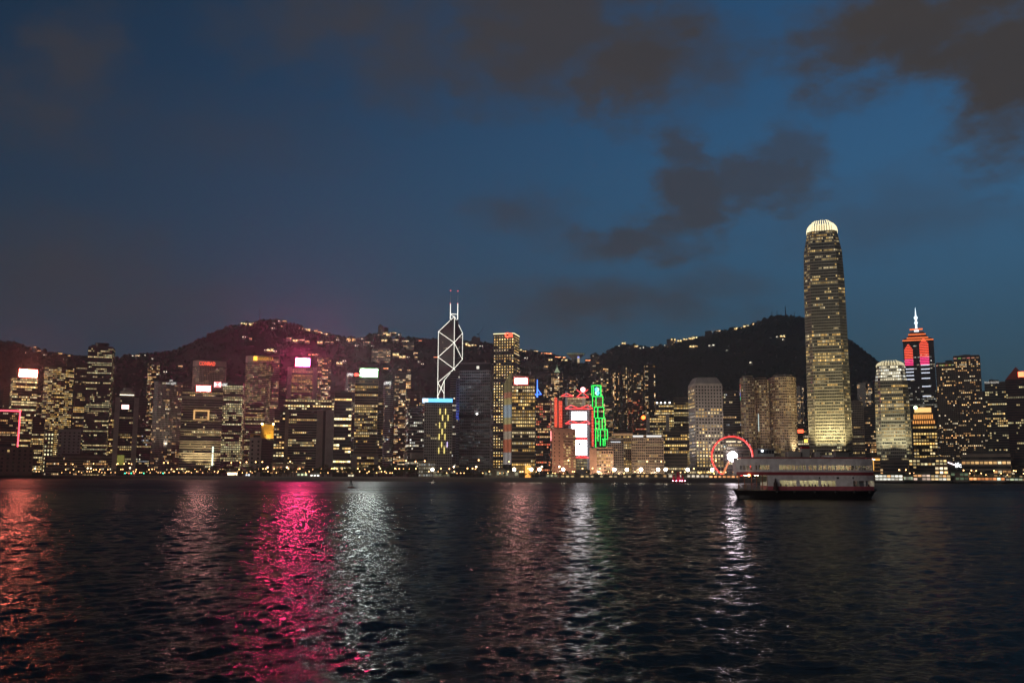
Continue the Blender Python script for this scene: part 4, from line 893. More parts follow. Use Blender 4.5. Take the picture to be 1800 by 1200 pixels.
# tallest tower with lit crown
def crown_tower(name, label, x0, x1, D, prof, ycrown, ytip, nfin, notch, seedp, litgrad, crown_s):
    """prof: list of (row, half width factor) from ground to the crown's foot"""
    b = Bld(name, label, x0, x1, ytip, D, dr=1.0)
    w = b.w; ch = w * .16
    def fp(k): 
        a = w * k / 2; c = ch * k; i_ = c * .45
        return [(-a + c, -a), (a - c, -a), (a - c + i_, -a + c * .55), (a, -a + c), (a, a - c), (a - c, a), (-a + c, a), (-a, a - c), (-a, -a + c), (-a + c - i_, -a + c * .55)]
    wm = wallmat((.34, .33, .29), .5, .15)
    core = MB(); wb, pb = MB(), MB()
    for (y0, k0), (y1, k1), lp in zip(prof, prof[1:], litgrad):
        z0, z1 = max(0, b.lz(y0)), b.lz(y1)
        core.prism(fp(k0), z0, z1, poly2=fp(k1))
        facade(wb, pb, fp(k0), z0 + .3, z1 - .3, b.yaw, b.r, poly2=fp(k1), **lp)
    core.build('wall', GLASS, b.root); wb.build('floor_band', wm, b.root, kind='stuff'); pb.build('window', WIN, b.root, kind='stuff')
    # crown of curved vertical fins; their floodlit gold is put in as emission
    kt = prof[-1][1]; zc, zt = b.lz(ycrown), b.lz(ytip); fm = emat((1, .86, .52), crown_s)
    base = fp(kt); pts = []
    per = sum((Vector(base[i]) - Vector(base[(i + 1) % len(base)])).length for i in range(len(base)))
    for i in range(len(base)):
        p, q_ = Vector(base[i]), Vector(base[(i + 1) % len(base)]); n = max(1, int(round((q_ - p).length / per * nfin)))
        pts += [p.lerp(q_, (j + .5) / n) for j in range(n)]
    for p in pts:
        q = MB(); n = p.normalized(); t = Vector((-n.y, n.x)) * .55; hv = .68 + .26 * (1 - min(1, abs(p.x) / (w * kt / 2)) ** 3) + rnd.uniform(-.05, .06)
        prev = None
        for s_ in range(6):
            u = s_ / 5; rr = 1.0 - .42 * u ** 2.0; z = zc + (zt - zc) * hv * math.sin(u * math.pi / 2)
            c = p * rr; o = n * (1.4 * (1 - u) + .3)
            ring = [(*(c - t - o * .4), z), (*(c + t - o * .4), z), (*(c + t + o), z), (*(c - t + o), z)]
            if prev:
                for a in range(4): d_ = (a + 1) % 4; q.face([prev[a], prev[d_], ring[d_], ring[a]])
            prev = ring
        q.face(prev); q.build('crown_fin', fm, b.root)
    q = MB(); q.prism(scalep(fp(kt), .9), zc, zc + (zt - zc) * .55, poly2=scalep(fp(kt), .66)); q.build('crown_drum', wallmat((.6, .55, .45), .6), b.root)
    return b
lo = dict(fh=4.2, bay=2.2, wf=.75, hf=.55, band=.45, bw=.5, pier=.35)
L_ = [dict(lo, p=.14, row=.06, gain=.5, pal='green'), dict(lo, p=.2, row=.06, gain=.55, pal='gold'), dict(lo, p=.4, row=.22, gain=.6, pal='gold'), dict(lo, p=.06, row=.02, gain=.5, pal='gold'), dict(lo, p=.16, row=.1, gain=.55, pal='gold'), dict(lo, p=.2, row=.06, gain=.5, pal='gold'), dict(lo, p=.3, row=.08, gain=.5, pal='gold')]
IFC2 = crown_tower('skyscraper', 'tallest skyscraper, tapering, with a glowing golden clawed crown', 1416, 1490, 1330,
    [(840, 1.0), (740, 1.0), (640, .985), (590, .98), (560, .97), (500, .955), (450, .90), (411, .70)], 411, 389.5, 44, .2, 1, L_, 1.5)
L1 = [dict(lo, p=.3, row=.1, gain=.45, pal='green'), dict(lo, p=.45, row=.2, gain=.5, pal='gold'), dict(lo, p=.2, row=.08, gain=.5, pal='gold'), dict(lo, p=.75, row=.5, gain=.9, pal='white')]
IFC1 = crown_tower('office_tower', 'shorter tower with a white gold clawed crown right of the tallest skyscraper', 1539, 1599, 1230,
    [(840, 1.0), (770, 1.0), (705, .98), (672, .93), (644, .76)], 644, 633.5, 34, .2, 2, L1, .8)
q = MB(); b = IFC1; q.box(b.lx(1543), b.lx(1551), -b.d / 2 + 4, -b.d / 2 + 7, b.lz(735), b.lz(680)); 
# pointed arch tower with spire
b = T('arch_tower', 'tower with red pink and white pointed arch lights and a white spire', 1593, 1647, 600, 1880, wall=(.06, .06, .065), rough=.3, p=.1, row=.03, gain=.4, pal='white', ang=0, roof=None, band=.3)
D2 = -b.d / 2; om = emat((1, .2, .05), 1.5); rm = wallmat((.25, .1, .07), .6)
for (x0, x1, y0, y1) in ((1592, 1647, 596, 600), (1600, 1638, 590, 596), (1603, 1634, 585, 590)):
    q = MB(); q.prism([(b.lx(x0), D2), (b.lx(x1), D2), (b.lx(x1), -D2), (b.lx(x0), -D2)], b.lz(y1), b.lz(y0), poly2=[(b.lx(x0 + 4), D2 + 4), (b.lx(x1 - 4), D2 + 4), (b.lx(x1 - 4), -D2), (b.lx(x0 + 4), -D2)]); q.build('roof_tier', rm, b.root)
    q = MB(); q.box(b.lx(x0), b.lx(x1), D2 - 1, D2, b.lz(y1) - .9, b.lz(y1) + .9); q.build('light_band', om, b.root)
q = MB(); q.box(b.lx(1606), b.lx(1629), D2 + 3, D2 + 4, b.lz(582), b.lz(579.5)); q.build('light_band', om, b.root)
q = MB(); q.lathe([(4.6, b.lz(585)), (4.2, b.lz(579)), (1.8, b.lz(576)), (1.8, b.lz(570)), (3.4, b.lz(568)), (1.6, b.lz(563)), (3.8, b.lz(558)), (1.4, b.lz(555)), (.9, b.lz(548)), (.15, b.lz(540))], 8, (b.lx(1618), 0)); q.build('spire', emat((.75, .9, 1), 2.0), b.root)
for (xl, xr, ya) in ((1594.5, 1609.5, 607), (1621.5, 1637.5, 598)):
    yy = ya; n = int((645 - ya) / 2.9)
    for k in range(n):
        t = k / (n - 1); half = (xr - xl) / 2 * min(1, .25 + k * .28); xm = (xl + xr) / 2
        c = (1, .10, .05) if t < .68 else (1, .05, .22)
        board(b, xm - half, xm + half, ya + k * 2.9, ya + k * 2.9 + 1.5, c, 1.7, 'light_bar', 1.0, False, sample=False)
    for yw in ((649, 654.5, 660.5, 667) if xl < 1600 else (643, 650, 656.5, 666, 680, 697)):
        board(b, xl + 1, xr, yw, yw + 1.5, (.8, .85, 1), 1.3, 'light_bar', 1.0, False, sample=False)
# orange topped block in front
b = T('office_tower', 'block with tiers of glowing orange lamps below the pointed arch tower', 1606, 1648, 746, 1280, wall=(.25, .18, .1), p=.55, row=.35, gain=.9, pal='gold', ang=0, roof=None, bay=3.2, fh=4.2)
for k, (x0, x1, y0, y1) in enumerate(((1606, 1646, 737, 745.6), (1608, 1643, 726, 737), (1610, 1641, 716, 726))):
    q = MB(); q.box(b.lx(x0), b.lx(x1), -b.d / 2 + k * 2, b.d / 2 - k * 2, b.lz(y1), b.lz(y0) - .02); q.build('roof_tier', wallmat((.45, .32, .18), .6), b.root)
    q = MB(); n = 10 if k < 2 else 1
    for j in range(n):
        if k < 2: xx = x0 + (x1 - x0) * (j + .5) / n; q.box(b.lx(xx - .8), b.lx(xx + .8), -b.d / 2 + k * 2 - 1, -b.d / 2 + k * 2 - .1, b.lz(y1 - .5), b.lz(y0 + 3), 0, (1.3, .55, .14))
        else: q.box(b.lx(x0 + 1), b.lx(x1 - 1), -b.d / 2 + k * 2 - 1, -b.d / 2 + k * 2 - .1, b.lz(y1 - 1), b.lz(y0 + 1), 0, (1.5, .85, .3))
    q.build('roof_light', LAMPATTR, b.root, kind='stuff')
q = MB(); q.ball((b.lx(1613), -b.d / 2 - 1, b.lz(717)), 2.4); q.build('flood_lamp', emat((.6, 1, .5), 5, False), b.root)

# front row between the red truss building and the wheel
b = T('concrete_block', 'pinkish concrete slab with louvred side in front of the red trusses', 971, 1012, 756, 1040, wall=(.52, .33, .25), p=.05, row=0, gain=.5, ang=0, solid=1, band=0, wf=.25, hf=.3, bay=5, fh=4, cat='building', roof=1)
PINKB = b
q = MB(); X0, X1 = b.lx(991), b.lx(1012)
for k in range(14): q.box(X0, X1, -b.d / 2 - 2.0, -b.d / 2 - .1, 4 + k * 2.9, 4 + k * 2.9 + 1.3)
q.build('louvre_bank', wallmat((.5, .36, .28), .7), b.root, kind='stuff')
q = MB()
for k in range(14):
    for j in range(5):
        if rnd.random() < .25: q.box(X0 + (X1 - X0) * j / 5, X0 + (X1 - X0) * (j + .8) / 5, -b.d / 2 - .4, -b.d / 2 - .15, 5.5 + k * 2.9, 6.7 + k * 2.9, 0, (.7, .5, .2))
q.build('louvre_light', LAMPATTR, b.root, kind='stuff')
q = MB(); q.box(b.lx(968.2), b.lx(969.4), -b.d / 2 - 2, -b.d / 2, b.lz(775), b.lz(758)); q.build('light_strip', emat((1, .3, .3), 3), b.root)
b = T('office_block', 'pink walled block with yellow window bands below the green outlined tower', 1037, 1077, 789, 1040, wall=(.5, .33, .25), p=.55, row=.4, gain=.55, pal='gold', ang=0, cat='building', fh=3.6, bay=2.4, pier=.5, roof=1)
q = MB(); q.box(b.lx(1036.5), b.lx(1048.5), -b.d / 2 - .9, -b.d / 2 - .5, 0, b.H); q.build('blank_wall', wallmat((.5, .31, .24), .8), b.root)
b = T('hotel_block', 'cream hotel grid with a white light band right of the green outline', 1068, 1096, 773, 1130, wall=(.5, .42, .38), p=.03, row=0, gain=.4, ang=0, cat='building', bay=2.2, fh=2.8, pier=.6, roof=1)
board(b, 1074, 1091, 776, 777.6, (.9, .95, 1), .9, 'light_band', .8, False)
b = T('hotel_block', 'cream block with yellow window columns under an orange roof glow', 1075, 1113, 763, 1160, wall=(.5, .38, .3), p=.5, row=.2, gain=.6, pal='gold', ang=0, cat='building', bay=2.4, fh=3.2, pier=.9)
board(b, 1076, 1112, 763.6, 764.8, (1, .55, .25), .8, 'light_band', .6, False)
for (x0, x1, lab) in ((1111, 1134, 'cream curved block with a white roof glow, left of the uplit slot'), (1135, 1166, 'cream block with a white roof glow right of the uplit slot')):
    b = T('office_block', lab, x0, x1, 767, 1090, wall=(.5, .4, .33), p=.1, row=.04, gain=.3, pal='warm', ang=0, cat='building', bay=2.0, fh=3.0, pier=.45, band=.35, roof=1)
    board(b, x0 + 2, x1 - 3, 765.4, 768.2, (1, .97, .92), 1.1, 'light_band', .8, False)
    q = MB(); q.lathe([(1.3, 0), (1.0, 2), (.3, 5)], 8, (b.lx(x1 - .5), -b.d / 2 - 3)); q.build('flood_lamp', emat((1, .6, .15), 5), b.root)

# ------------------------------------------------------------------ houses and masts on the hills
def house_proto(seed, w, d, h, pal, p, g, wall):
    r = random.Random(seed); root = empty('hillside_house')
    q = MB(); q.box(-w / 2, w / 2, -d / 2, d / 2, -6, h); q.build('wall', wallmat(wall, .8), root)
    pb = MB(); facade(MB(), pb, rect(w, d), .8, h - .5, 0, r, fh=3.2, bay=3.0, wf=.55, hf=.5, p=p, row=.3, gain=g, pal=pal, stick=.4, band=0); pb.build('window', WIN, root, kind='stuff')
    q = MB()
    if seed % 2: q.prism(rect(w + 1.4, d + 1.4), h, [h + .05, h + .05, h + .05, h + .05], poly2=None); q.prism(rect(w + 1.2, d + 1.2), h + .06, h + 3.2, poly2=rect(w * .55, .6))
    else: q.box(-w / 2 - .4, w / 2 + .4, -d / 2 - .4, d / 2 + .4, h + .02, h + .9); q.box(-w * .2, w * .15, -2, 2, h + .9, h + 3.4)
    q.build('roof', DARK, root)
    return root
def copy_tree(o, parent=None, link=True):
    c = o.copy(); COL.objects.link(c); c.parent = parent
    for ch in o.children: copy_tree(ch, c)
    return c
HP = [house_proto(1, 14, 9, 7, 'home', .4, 5.0, (.3, .26, .22)), house_proto(2, 22, 10, 10, 'warm', .3, 4.0, (.3, .27, .24)), house_proto(3, 11, 9, 6, 'white', .35, 4.5, (.34, .32, .3)), house_proto(4, 30, 11, 13, 'home', .16, 4.0, (.26, .24, .22)), house_proto(5, 26, 9, 6, 'red', .5, 4.5, (.28, .22, .18)), house_proto(6, 18, 9, 16, 'home', .35, 4.0, (.26, .23, .21))]
HOUSES = [
 (HA, 'small lit house from left on the far left ridge', 'houses on the far left ridge', [(63, 613, 0), (70, 620, 0), (80, 626, 2), (107, 625, 0), (115, 630, 2), (123, 628, 0), (48, 622, 2)]),
 (HA, 'lit house from left on the saddle right of the pillared tower', 'houses on the left saddle', [(203, 635, 2), (217, 635, 0), (236, 628, 2), (243, 631, 3), (258, 627, 2), (270, 633, 2), (292, 656, 2), (318, 647, 0)]),
 (HA, 'lit villa from left near the hilltop below the mast', 'villas under the hilltop mast', [(428, 572, 1), (438, 574, 1), (447, 571, 0), (482, 571, 2), (492, 567, 2), (501, 568, 0), (494, 577, 0), (521, 578, 2), (530, 580, 1), (541, 583, 1), (481, 580, 2)]),
 (HA, 'lit house from left on the slope below the hilltop', 'houses on the slope above the pink sign', [(430, 595, 2), (441, 598, 0), (509, 600, 3), (520, 602, 1), (531, 603, 3), (541, 604, 0), (468, 618, 2), (476, 619, 1), (484, 620, 2), (563, 605, 1), (575, 606, 3), (584, 604, 0), (556, 585, 0), (563, 587, 0), (573, 590, 0)]),
 (HA, 'amber house from left on the ridge right of the pink glow', 'houses on the middle ridge', [(592, 597, 0), (594, 600, 2), (613, 602, 5), (622, 602, 5), (638, 598, 2), (627, 610, 2), (645, 607, 3), (655, 611, 2), (676, 602, 1), (695, 603, 3), (712, 606, 3), (684, 592, 1), (692, 590, 3), (703, 591, 2), (740, 601, 4)]),
 (HA, 'lit house from left low on the slope behind the white sign', 'houses low on the middle slope', [(548, 626, 4), (557, 626, 0), (569, 633, 0), (597, 642, 1), (606, 637, 2), (608, 643, 2), (696, 627, 1), (708, 631, 1), (718, 630, 2), (731, 624, 0), (732, 631, 0), (737, 638, 2), (743, 642, 2), (766, 630, 4), (679, 650, 4), (704, 653, 0), (719, 654, 0)]),
 (HA, 'amber terrace from left on the ridge right of the outlined tower', 'terraces behind the outlined tower', [(818, 609, 1), (827, 611, 1), (836, 610, 0), (846, 611, 2)]),
 (HA, 'red lit villa from left on the ridge right of the dotted tower', 'villas right of the dotted tower', [(914, 618, 1), (922, 621, 0), (941, 622, 3), (956, 624, 4), (964, 624, 4), (968, 635, 1), (980, 630, 4), (988, 631, 4), (992, 637, 1), (960, 648, 0), (925, 632, 2), (930, 650, 2)]),
 (HB, 'lit house from left on the low crest of the right hill', 'houses on the right hill crest', [(1034, 636, 4), (1089, 610, 2), (1096, 606, 1), (1105, 613, 2), (1118, 611, 1), (1126, 614, 2), (1132, 613, 2), (1146, 613, 0), (1158, 611, 2), (1169, 609, 2)]),
 (HB, 'lit terrace from left along the rising ridge of the right hill', 'terraces on the rising right ridge', [(1183, 600, 1), (1194, 602, 1), (1204, 599, 1), (1214, 598, 1), (1221, 597, 1), (1216, 612, 1), (1223, 612, 0), (1248, 610, 2), (1255, 609, 2), (1246, 588, 3), (1262, 586, 3)]),
 (HB, 'small lit house from left below the masts of the right hill', 'houses below the right hilltop', [(1292, 581, 1), (1302, 579, 0), (1311, 577, 1), (1326, 572, 0), (1366, 594, 2), (1375, 594, 1), (1377, 599, 2), (1320, 640, 2), (1278, 618, 2), (1556, 613 + 40, 2)]),
]
first = {}
ORD = 'first second third fourth fifth sixth seventh eighth ninth tenth eleventh twelfth thirteenth fourteenth fifteenth sixteenth seventeenth eighteenth'.split()
for hill, lab, grp, items in HOUSES:
    for (px, py, k) in items:
        p = hill.hit(px, py); o = HP[k] if k not in first else copy_tree(HP[k])
        first[k] = 1
        o.location = (p.x, p.y - 4, p.z + 1.5); o.rotation_euler = (0, 0, rnd.uniform(-.35, .35)); s_ = rnd.uniform(.5, .8); o.scale = (s_, s_, s_)
        ordi = sorted(i[0] for i in items).index(px) if len(set(i[0] for i in items)) == len(items) else [i for i in sorted(items)].index((px, py, k))
        tag(o, ORD[ordi] + ' ' + lab, 'house', grp)
# row of road lamps on the slope
LAMPH = MB(); LAMPH.tube((0, 0, -3), (0, 0, 7), .2, 5); LAMPB = MB(); LAMPB.ball((0, 0, 7.4), 1.2, 6)
lp = empty('road_lamp'); LAMPH.build('pole', STEEL, lp); LAMPB.build('lamp_head', emat((1, .66, .32), 7, False), lp)
for i_, (px, py) in enumerate([(659, 633), (664, 636), (668, 636), (673, 635), (678, 634), (682, 632), (689, 632), (545, 582), (558, 586), (566, 587), (575, 589)]):
    o = lp if i_ == 0 else copy_tree(lp); p = HA.hit(px, py); o.location = (p.x, p.y - 6, p.z - 5)
    tag(o, 'amber road lamp on the slope above the white sign' if i_ < 7 else 'amber road lamp on the ridge right of the hilltop', 'street lamp', 'hill road lamps above the white sign' if i_ < 7 else 'hill road lamps on the ridge')
def hb(name, label, hill, x0, x1, ytop, ybase, cat='building', pal='home', p=.2, wall=(.16, .14, .13), g=.9, fh=3.4):
    pt = hill.hit((x0 + x1) / 2, ybase)
    b = T(name, label, x0, x1, ytop, pt.y, wall=wall, p=p, row=0, gain=g, pal=pal, ang=0, zb=pt.z - 8, bay=3, fh=fh, roof=1, cat=cat, dr=.6)
    return b
hb('hilltop_flats', 'taller of the twin dark flats on the middle ridge', HA, 662, 671, 573, 592, p=.15)
hb('hilltop_flats', 'lower of the twin dark flats on the middle ridge', HA, 671.5, 680, 577, 592, p=.2)
hb('hillside_flats', 'broad dim flats with amber lamps below the twin ridge flats', HA, 651, 684, 615, 636, p=.22, wall=(.24, .23, .22))
hb('hillside_flats', 'dim grey flats on the slope right of the twin ridge flats', HA, 707, 726, 603, 612, p=.08, wall=(.22, .22, .22))
hb('hillside_flats', 'dark block on the ridge right of the outlined tower, below the crane', HA, 828, 843, 594, 608, p=.04)
hb('hilltop_flats', 'dark block at the top of the steep right ridge', HB, 1242, 1254, 583, 596, p=.03)
hb('hilltop_flats', 'wide lit block on the lower right ridge', HB, 1174, 1188, 597, 606, p=.2)
# tower crane on the ridge
pt = HA.hit(842, 596); o = empty('tower_crane', (pt.x, pt.y, pt.z)); tag(o, 'dark tower crane with raised jib on the ridge right of the twin masts', 'crane')
q = MB(); q.tube((0, 0, -4), (0, 0, 16), .7, 4); q.build('mast', BLACKM, o); q = MB(); q.tube((0, 0, 15), (16, 0, 40), .6, 4, .3); q.build('jib', BLACKM, o); q = MB(); q.box(-6, -1, -1, 1, 13, 16); q.build('counterweight', BLACKM, o)
# bowl shaped viewing tower in the gap of the ridge
pt = HA.hit(1012, 640); kk = pt.y / FPX; o = empty('viewing_tower', (pt.x, pt.y, pt.z)); tag(o, 'bowl shaped viewing tower in the gap between the hills', 'building')
zt = W(1012, 621, pt.y).z - pt.z
q = MB(); q.lathe([(8 * kk, zt - 9 * kk), (13 * kk, zt - 4 * kk), (17 * kk, zt - .5 * kk), (17 * kk, zt)], 12); ob = q.build('bowl', wallmat((.4, .36, .33), .7), o); ob.scale = (1, .5, 1)
for sx in (-5, 4):
    q = MB(); q.box(sx * kk - 3, sx * kk + 3, -4, 4, -8, zt - 6 * kk); q.build('pillar', wallmat((.35, .32, .3), .7), o)
q = MB(); q.box(2.6 * kk, 6.4 * kk, -9, -8.4, zt - 17 * kk, zt - 6 * kk); q.build('pillar_glow', emat((1, .72, .4), .7, False), o)  # glowing sheet laid before the pillar to make it look lit
q = MB(); q.box(2.6 * kk, 6.4 * kk, -9.2, -8.5, zt - 9 * kk, zt - 6 * kk); q.build('screen', emat((.35, .4, 1), 1.2, False), o)
q = MB()
for k in range(9): q.ball(((-14 + 3.4 * k) * kk, -8.6 * kk * .5 - 6, zt - 1.6 * kk), 1.1, 5, 0, (1.2 * rnd.uniform(.3, 1), .7, .35))
q.build('rim_lamp', LAMPATTR, o, kind='stuff')
def mast(px, py0, py1, hill, lab, r=.8):
    pt = hill.hit(px, py1 + 3); top = W(px, py0, pt.y).z - pt.z; o = empty('radio_mast', (pt.x, pt.y, pt.z)); tag(o, lab, 'mast')
    q = MB(); q.tube((0, 0, -6), (0, 0, top), r, 4, r * .4); q.build('pole', BLACKM, o)
    q = MB()
    for k in range(3): z = top * (.4 + .2 * k); q.tube((-2.5, 0, z), (2.5, 0, z), .35, 4)
    q.build('aerial', BLACKM, o)
mast(456, 541, 563, HA, 'thin radio mast on the pink lit hilltop', 1.5); mast(25, 594, 604, HA, 'short radio mast on the far left ridge')
mast(1357, 546, 556, HB, 'short radio mast left of the two on the right peak'); mast(1366, 545, 556, HB, 'middle slim radio mast on the right peak'); mast(1381, 538, 556, HB, 'thick tall radio mast on the right peak beside the tallest tower', 2.4); mast(1397, 546, 557, HB, 'slim radio mast nearest the tallest tower')

# ------------------------------------------------------------------ trees along the promenade
def tree_proto(seed, h, rad):
    r = random.Random(seed); root = empty('promenade_tree')
    q = MB(); q.tube((0, 0, -.2), (.1, .05, h * .35), .32, 6, .22); q.tube((.1, .05, h * .35), (.05, .1, h * .62), .22, 5, .1)
    for k in range(5):
        a = k * 1.26 + r.random(); q.tube((.1, .05, h * (.3 + .05 * k)), (math.cos(a) * rad * .6, math.sin(a) * rad * .6, h * (.55 + .06 * k)), .12, 4, .04)
    q.build('trunk', BARK, root)
    c = MB(); cl = []
    for k in range(9):
        a = r.uniform(0, 6.28); rr = rad * r.uniform(.2, .75); cl.append((math.cos(a) * rr, math.sin(a) * rr, h * r.uniform(.48, .9), rad * r.uniform(.3, .5)))
    for k in range(330):
        x, y, z, s_ = r.choice(cl); u = Vector((r.gauss(0, 1), r.gauss(0, 1), r.gauss(0, 1))).normalized() * s_ * r.uniform(.5, 1.08)
        p = Vector((x + u.x, y + u.y, z + u.z * .8)); n = Vector((r.gauss(0, 1), r.gauss(0, 1), r.gauss(0, 1))).normalized(); t = n.orthogonal().normalized(); bb = n.cross(t); ls = r.uniform(.28, .6)
        c.face([p - t * ls, p + bb * ls * .55, p + t * ls, p - bb * ls * .55])
    c.build('crown', LEAF, root)
    return root
TP = [tree_proto(11, 9, 4.2), tree_proto(12, 11, 5.2), tree_proto(13, 7, 3.8), tree_proto(14, 12, 4.4)]
usedt = set()
def tree_at(x, y, k, s_, lab, grp):
    o = TP[k] if k not in usedt else copy_tree(TP[k]); usedt.add(k)
    o.location = (x, y, GZ); o.rotation_euler = (0, 0, rnd.uniform(0, 6.28)); o.scale = (s_ * rnd.uniform(.9, 1.25), s_ * rnd.uniform(.9, 1.25), s_)
    tag(o, lab, 'tree', grp)
SEG = [(-10, 300, 46, 'shore tree left of the golden lit tower foot, on the promenade lawn', 'trees on the left promenade'),
       (300, 480, 34, 'shore tree in front of the golden lit tower foot', 'trees before the golden lit tower'),
       (480, 640, 36, 'dark rounded shore tree in front of the gateway block', 'trees before the gateway block'),
       (640, 860, 34, 'dark shore tree between the white sign tower and grey block', 'trees before the white sign tower'),
       (860, 1090, 14, 'shore tree between the golden tower and cream hotels', 'trees before the golden tower'),
       (1545, 1810, 22, 'dark tree on the podium edge at the right shore', 'trees on the right shore')]
for (a, c, n, lab, grp) in SEG:
    for k in range(n):
        px = a + (c - a) * (k + rnd.uniform(.1, .9)) / n; D = shoreD(px) + rnd.choice((14, 30, 55, 85))
        big = 1.25 if (490 < px < 740) else (1.1 if 300 < px < 480 else .85)
        if px > 1500: D += 60
        tree_at(XatD(px, D), D, rnd.randrange(4), big * rnd.uniform(.75, 1.15) * (D / 1150) ** .3, lab, grp)

# ------------------------------------------------------------------ lamps
def lamp_proto(h, c, s, r, arm=True):
    root = empty('street_lamp'); q = MB(); q.tube((0, 0, 0), (0, 0, h), .14, 6, .09); q.build('pole', STEEL, root)
    if arm: q = MB(); q.tube((0, 0, h), (0, -1.2, h + .3), .07, 5); q.build('arm', STEEL, root)
    q = MB(); q.ball((0, -1.3 if arm else 0, h + .2), r, 7); q.build('lamp_head', emat(c, s, s > 6), root)  # head built larger than life to take in the bloom around it
    return root
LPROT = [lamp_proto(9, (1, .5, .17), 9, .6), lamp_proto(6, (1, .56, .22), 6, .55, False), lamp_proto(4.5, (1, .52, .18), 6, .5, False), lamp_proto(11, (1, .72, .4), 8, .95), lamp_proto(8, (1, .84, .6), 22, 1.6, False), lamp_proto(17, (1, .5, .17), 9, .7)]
usedl = set()
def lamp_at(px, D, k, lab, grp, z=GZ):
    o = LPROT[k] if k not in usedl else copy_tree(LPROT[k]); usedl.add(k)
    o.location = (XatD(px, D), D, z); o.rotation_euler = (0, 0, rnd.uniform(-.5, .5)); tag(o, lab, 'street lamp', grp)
for (a, c, n, where, grp) in [(-5, 150, 36, 'left of the pillared tower', 'lamps on the far left shore'), (150, 320, 48, 'between the pillared tower and golden lit tower', 'lamps before the finned hotel'), (320, 500, 46, 'before the golden lit tower', 'lamps before the golden lit tower'), (500, 700, 46, 'below the pink and white signs', 'lamps below the pink and white signs'), (700, 900, 32, 'below the outlined glass tower', 'lamps below the outlined tower'), (900, 1100, 22, 'below the red truss building', 'lamps below the red trusses'), (1100, 1290, 22, 'between the cream blocks and the wheel', 'lamps left of the wheel'), (1545, 1800, 30, 'at the right piers', 'lamps at the right piers')]:
    for k in range(n):
        px = a + (c - a) * (k + rnd.uniform(0, 1)) / n; D = shoreD(px) + rnd.choice((4, 6, 22, 40, 70, 110))
        lamp_at(px, D, rnd.choice((0, 0, 1, 1, 2, 2, 5)), 'small amber shore lamp ' + where, grp)
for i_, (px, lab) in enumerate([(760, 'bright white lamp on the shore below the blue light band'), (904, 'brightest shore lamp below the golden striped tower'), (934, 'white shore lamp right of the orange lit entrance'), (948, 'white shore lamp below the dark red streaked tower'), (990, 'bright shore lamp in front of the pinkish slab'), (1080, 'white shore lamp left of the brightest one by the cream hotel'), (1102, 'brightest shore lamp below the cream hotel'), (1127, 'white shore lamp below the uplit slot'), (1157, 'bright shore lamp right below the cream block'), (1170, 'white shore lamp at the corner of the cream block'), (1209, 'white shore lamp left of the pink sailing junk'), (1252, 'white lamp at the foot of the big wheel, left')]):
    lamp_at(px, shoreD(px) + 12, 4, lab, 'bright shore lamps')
for i_, (px, dd) in enumerate([(797, 60), (837, 60), (953, 60), (982, 60), (470, 50), (505, 60), (62, 60), (155, 50), (228, 60), (160, 80), (34, 40), (667, 50)]):
    lamp_at(px, shoreD(px) + dd, 3, 'tall amber mast lamp standing over the shore trees', 'tall mast lamps')
# traffic lights
def signal(px, c, lab):
    D = shoreD(px) + 8; root = empty('traffic_light', (XatD(px, D), D, GZ)); tag(root, lab, 'traffic light')
    q = MB(); q.tube((0, 0, 0), (0, 0, 4), .1, 5); q.build('pole', STEEL, root); q = MB(); q.box(-.5, .5, -.3, .3, 3.2, 5.6); q.build('housing', BLACKM, root)
    q = MB(); q.ball((0, -.35, 3.9), .75, 7); q.build('lens', emat(c, 6, False), root)
for px, c, lab in ((220, (.05, 1, .45), 'leftmost green signal lamp on the left shore'), (227, (1, .15, .08), 'red signal lamp between green ones on the left shore'), (231, (.05, 1, .45), 'middle green signal lamp on the left shore'), (253, (.05, 1, .45), 'big green signal lamp right of the pillared tower'), (287, (.05, 1, .45), 'green signal lamp below the finned hotel'), (236, (1, .15, .08), 'second red signal lamp on the left shore')): signal(px, c, lab)
# low lit pavilions along the shore
def pavilion(px0, px1, h, back, lab, c, g, name='pavilion', open_=.6, roofc=(.35, .33, .28)):
    px = (px0 + px1) / 2; D = shoreD(px) + back; X = XatD(px, D); az_ = math.atan2(X, D); w = (px1 - px0) * D * math.cos(az_) / FPX; d = 9
    root = empty(name, (X, D, GZ), -az_); tag(root, lab, 'pavilion')
    q = MB(); q.box(-w / 2 - 1, w / 2 + 1, -d / 2 - 1.4, d / 2 + 1, h, h + .6); q.build('roof', wallmat(roofc, .7), root)
    q = MB(); q.box(-w / 2, w / 2, -d / 2 + 2, d / 2, 0, h - .02); q.build('wall', wallmat((.35, .33, .28), .7), root)
    n = max(3, int(w / 4))
    for k in range(n + 1): q = MB(); x = -w / 2 + w * k / n; q.tube((x, -d / 2, 0), (x, -d / 2, h), .2, 5); q.build('post', wallmat((.4, .38, .34), .6), root)
    q = MB()
    for k in range(n):
        if rnd.random() < .85:
            x = -w / 2 + w * (k + .5) / n; gg = g * rnd.uniform(.5, 1.3); q.box(x - w / n * open_ / 2, x + w / n * open_ / 2, -d / 2 + 1.8, -d / 2 + 1.95, h * .35, h * .8, 0, tuple(v * gg for v in c))
    q.build('window', LAMPATTR, root, kind='stuff')
pavilion(522, 560, 4.5, 22, 'low shore pavilion with a row of greenish lamps below the pink sign', (.9, 1, .6), 1.2)
pavilion(545, 562, 3, 6, 'bright white lit stall at the water below the gateway block', (1, 1, .9), 3.0)
pavilion(612, 622, 3, 8, 'small lit kiosk below the white sign tower', (1, .9, .6), 1.6)
pavilion(763, 791, 5, 30, 'low greenish flat roofed pavilion below the blue band tower', (.6, .62, .4), .35)
pavilion(851, 886, 8, 40, 'cream lit pavilion left below the golden striped tower', (.8, .78, .5), .4)
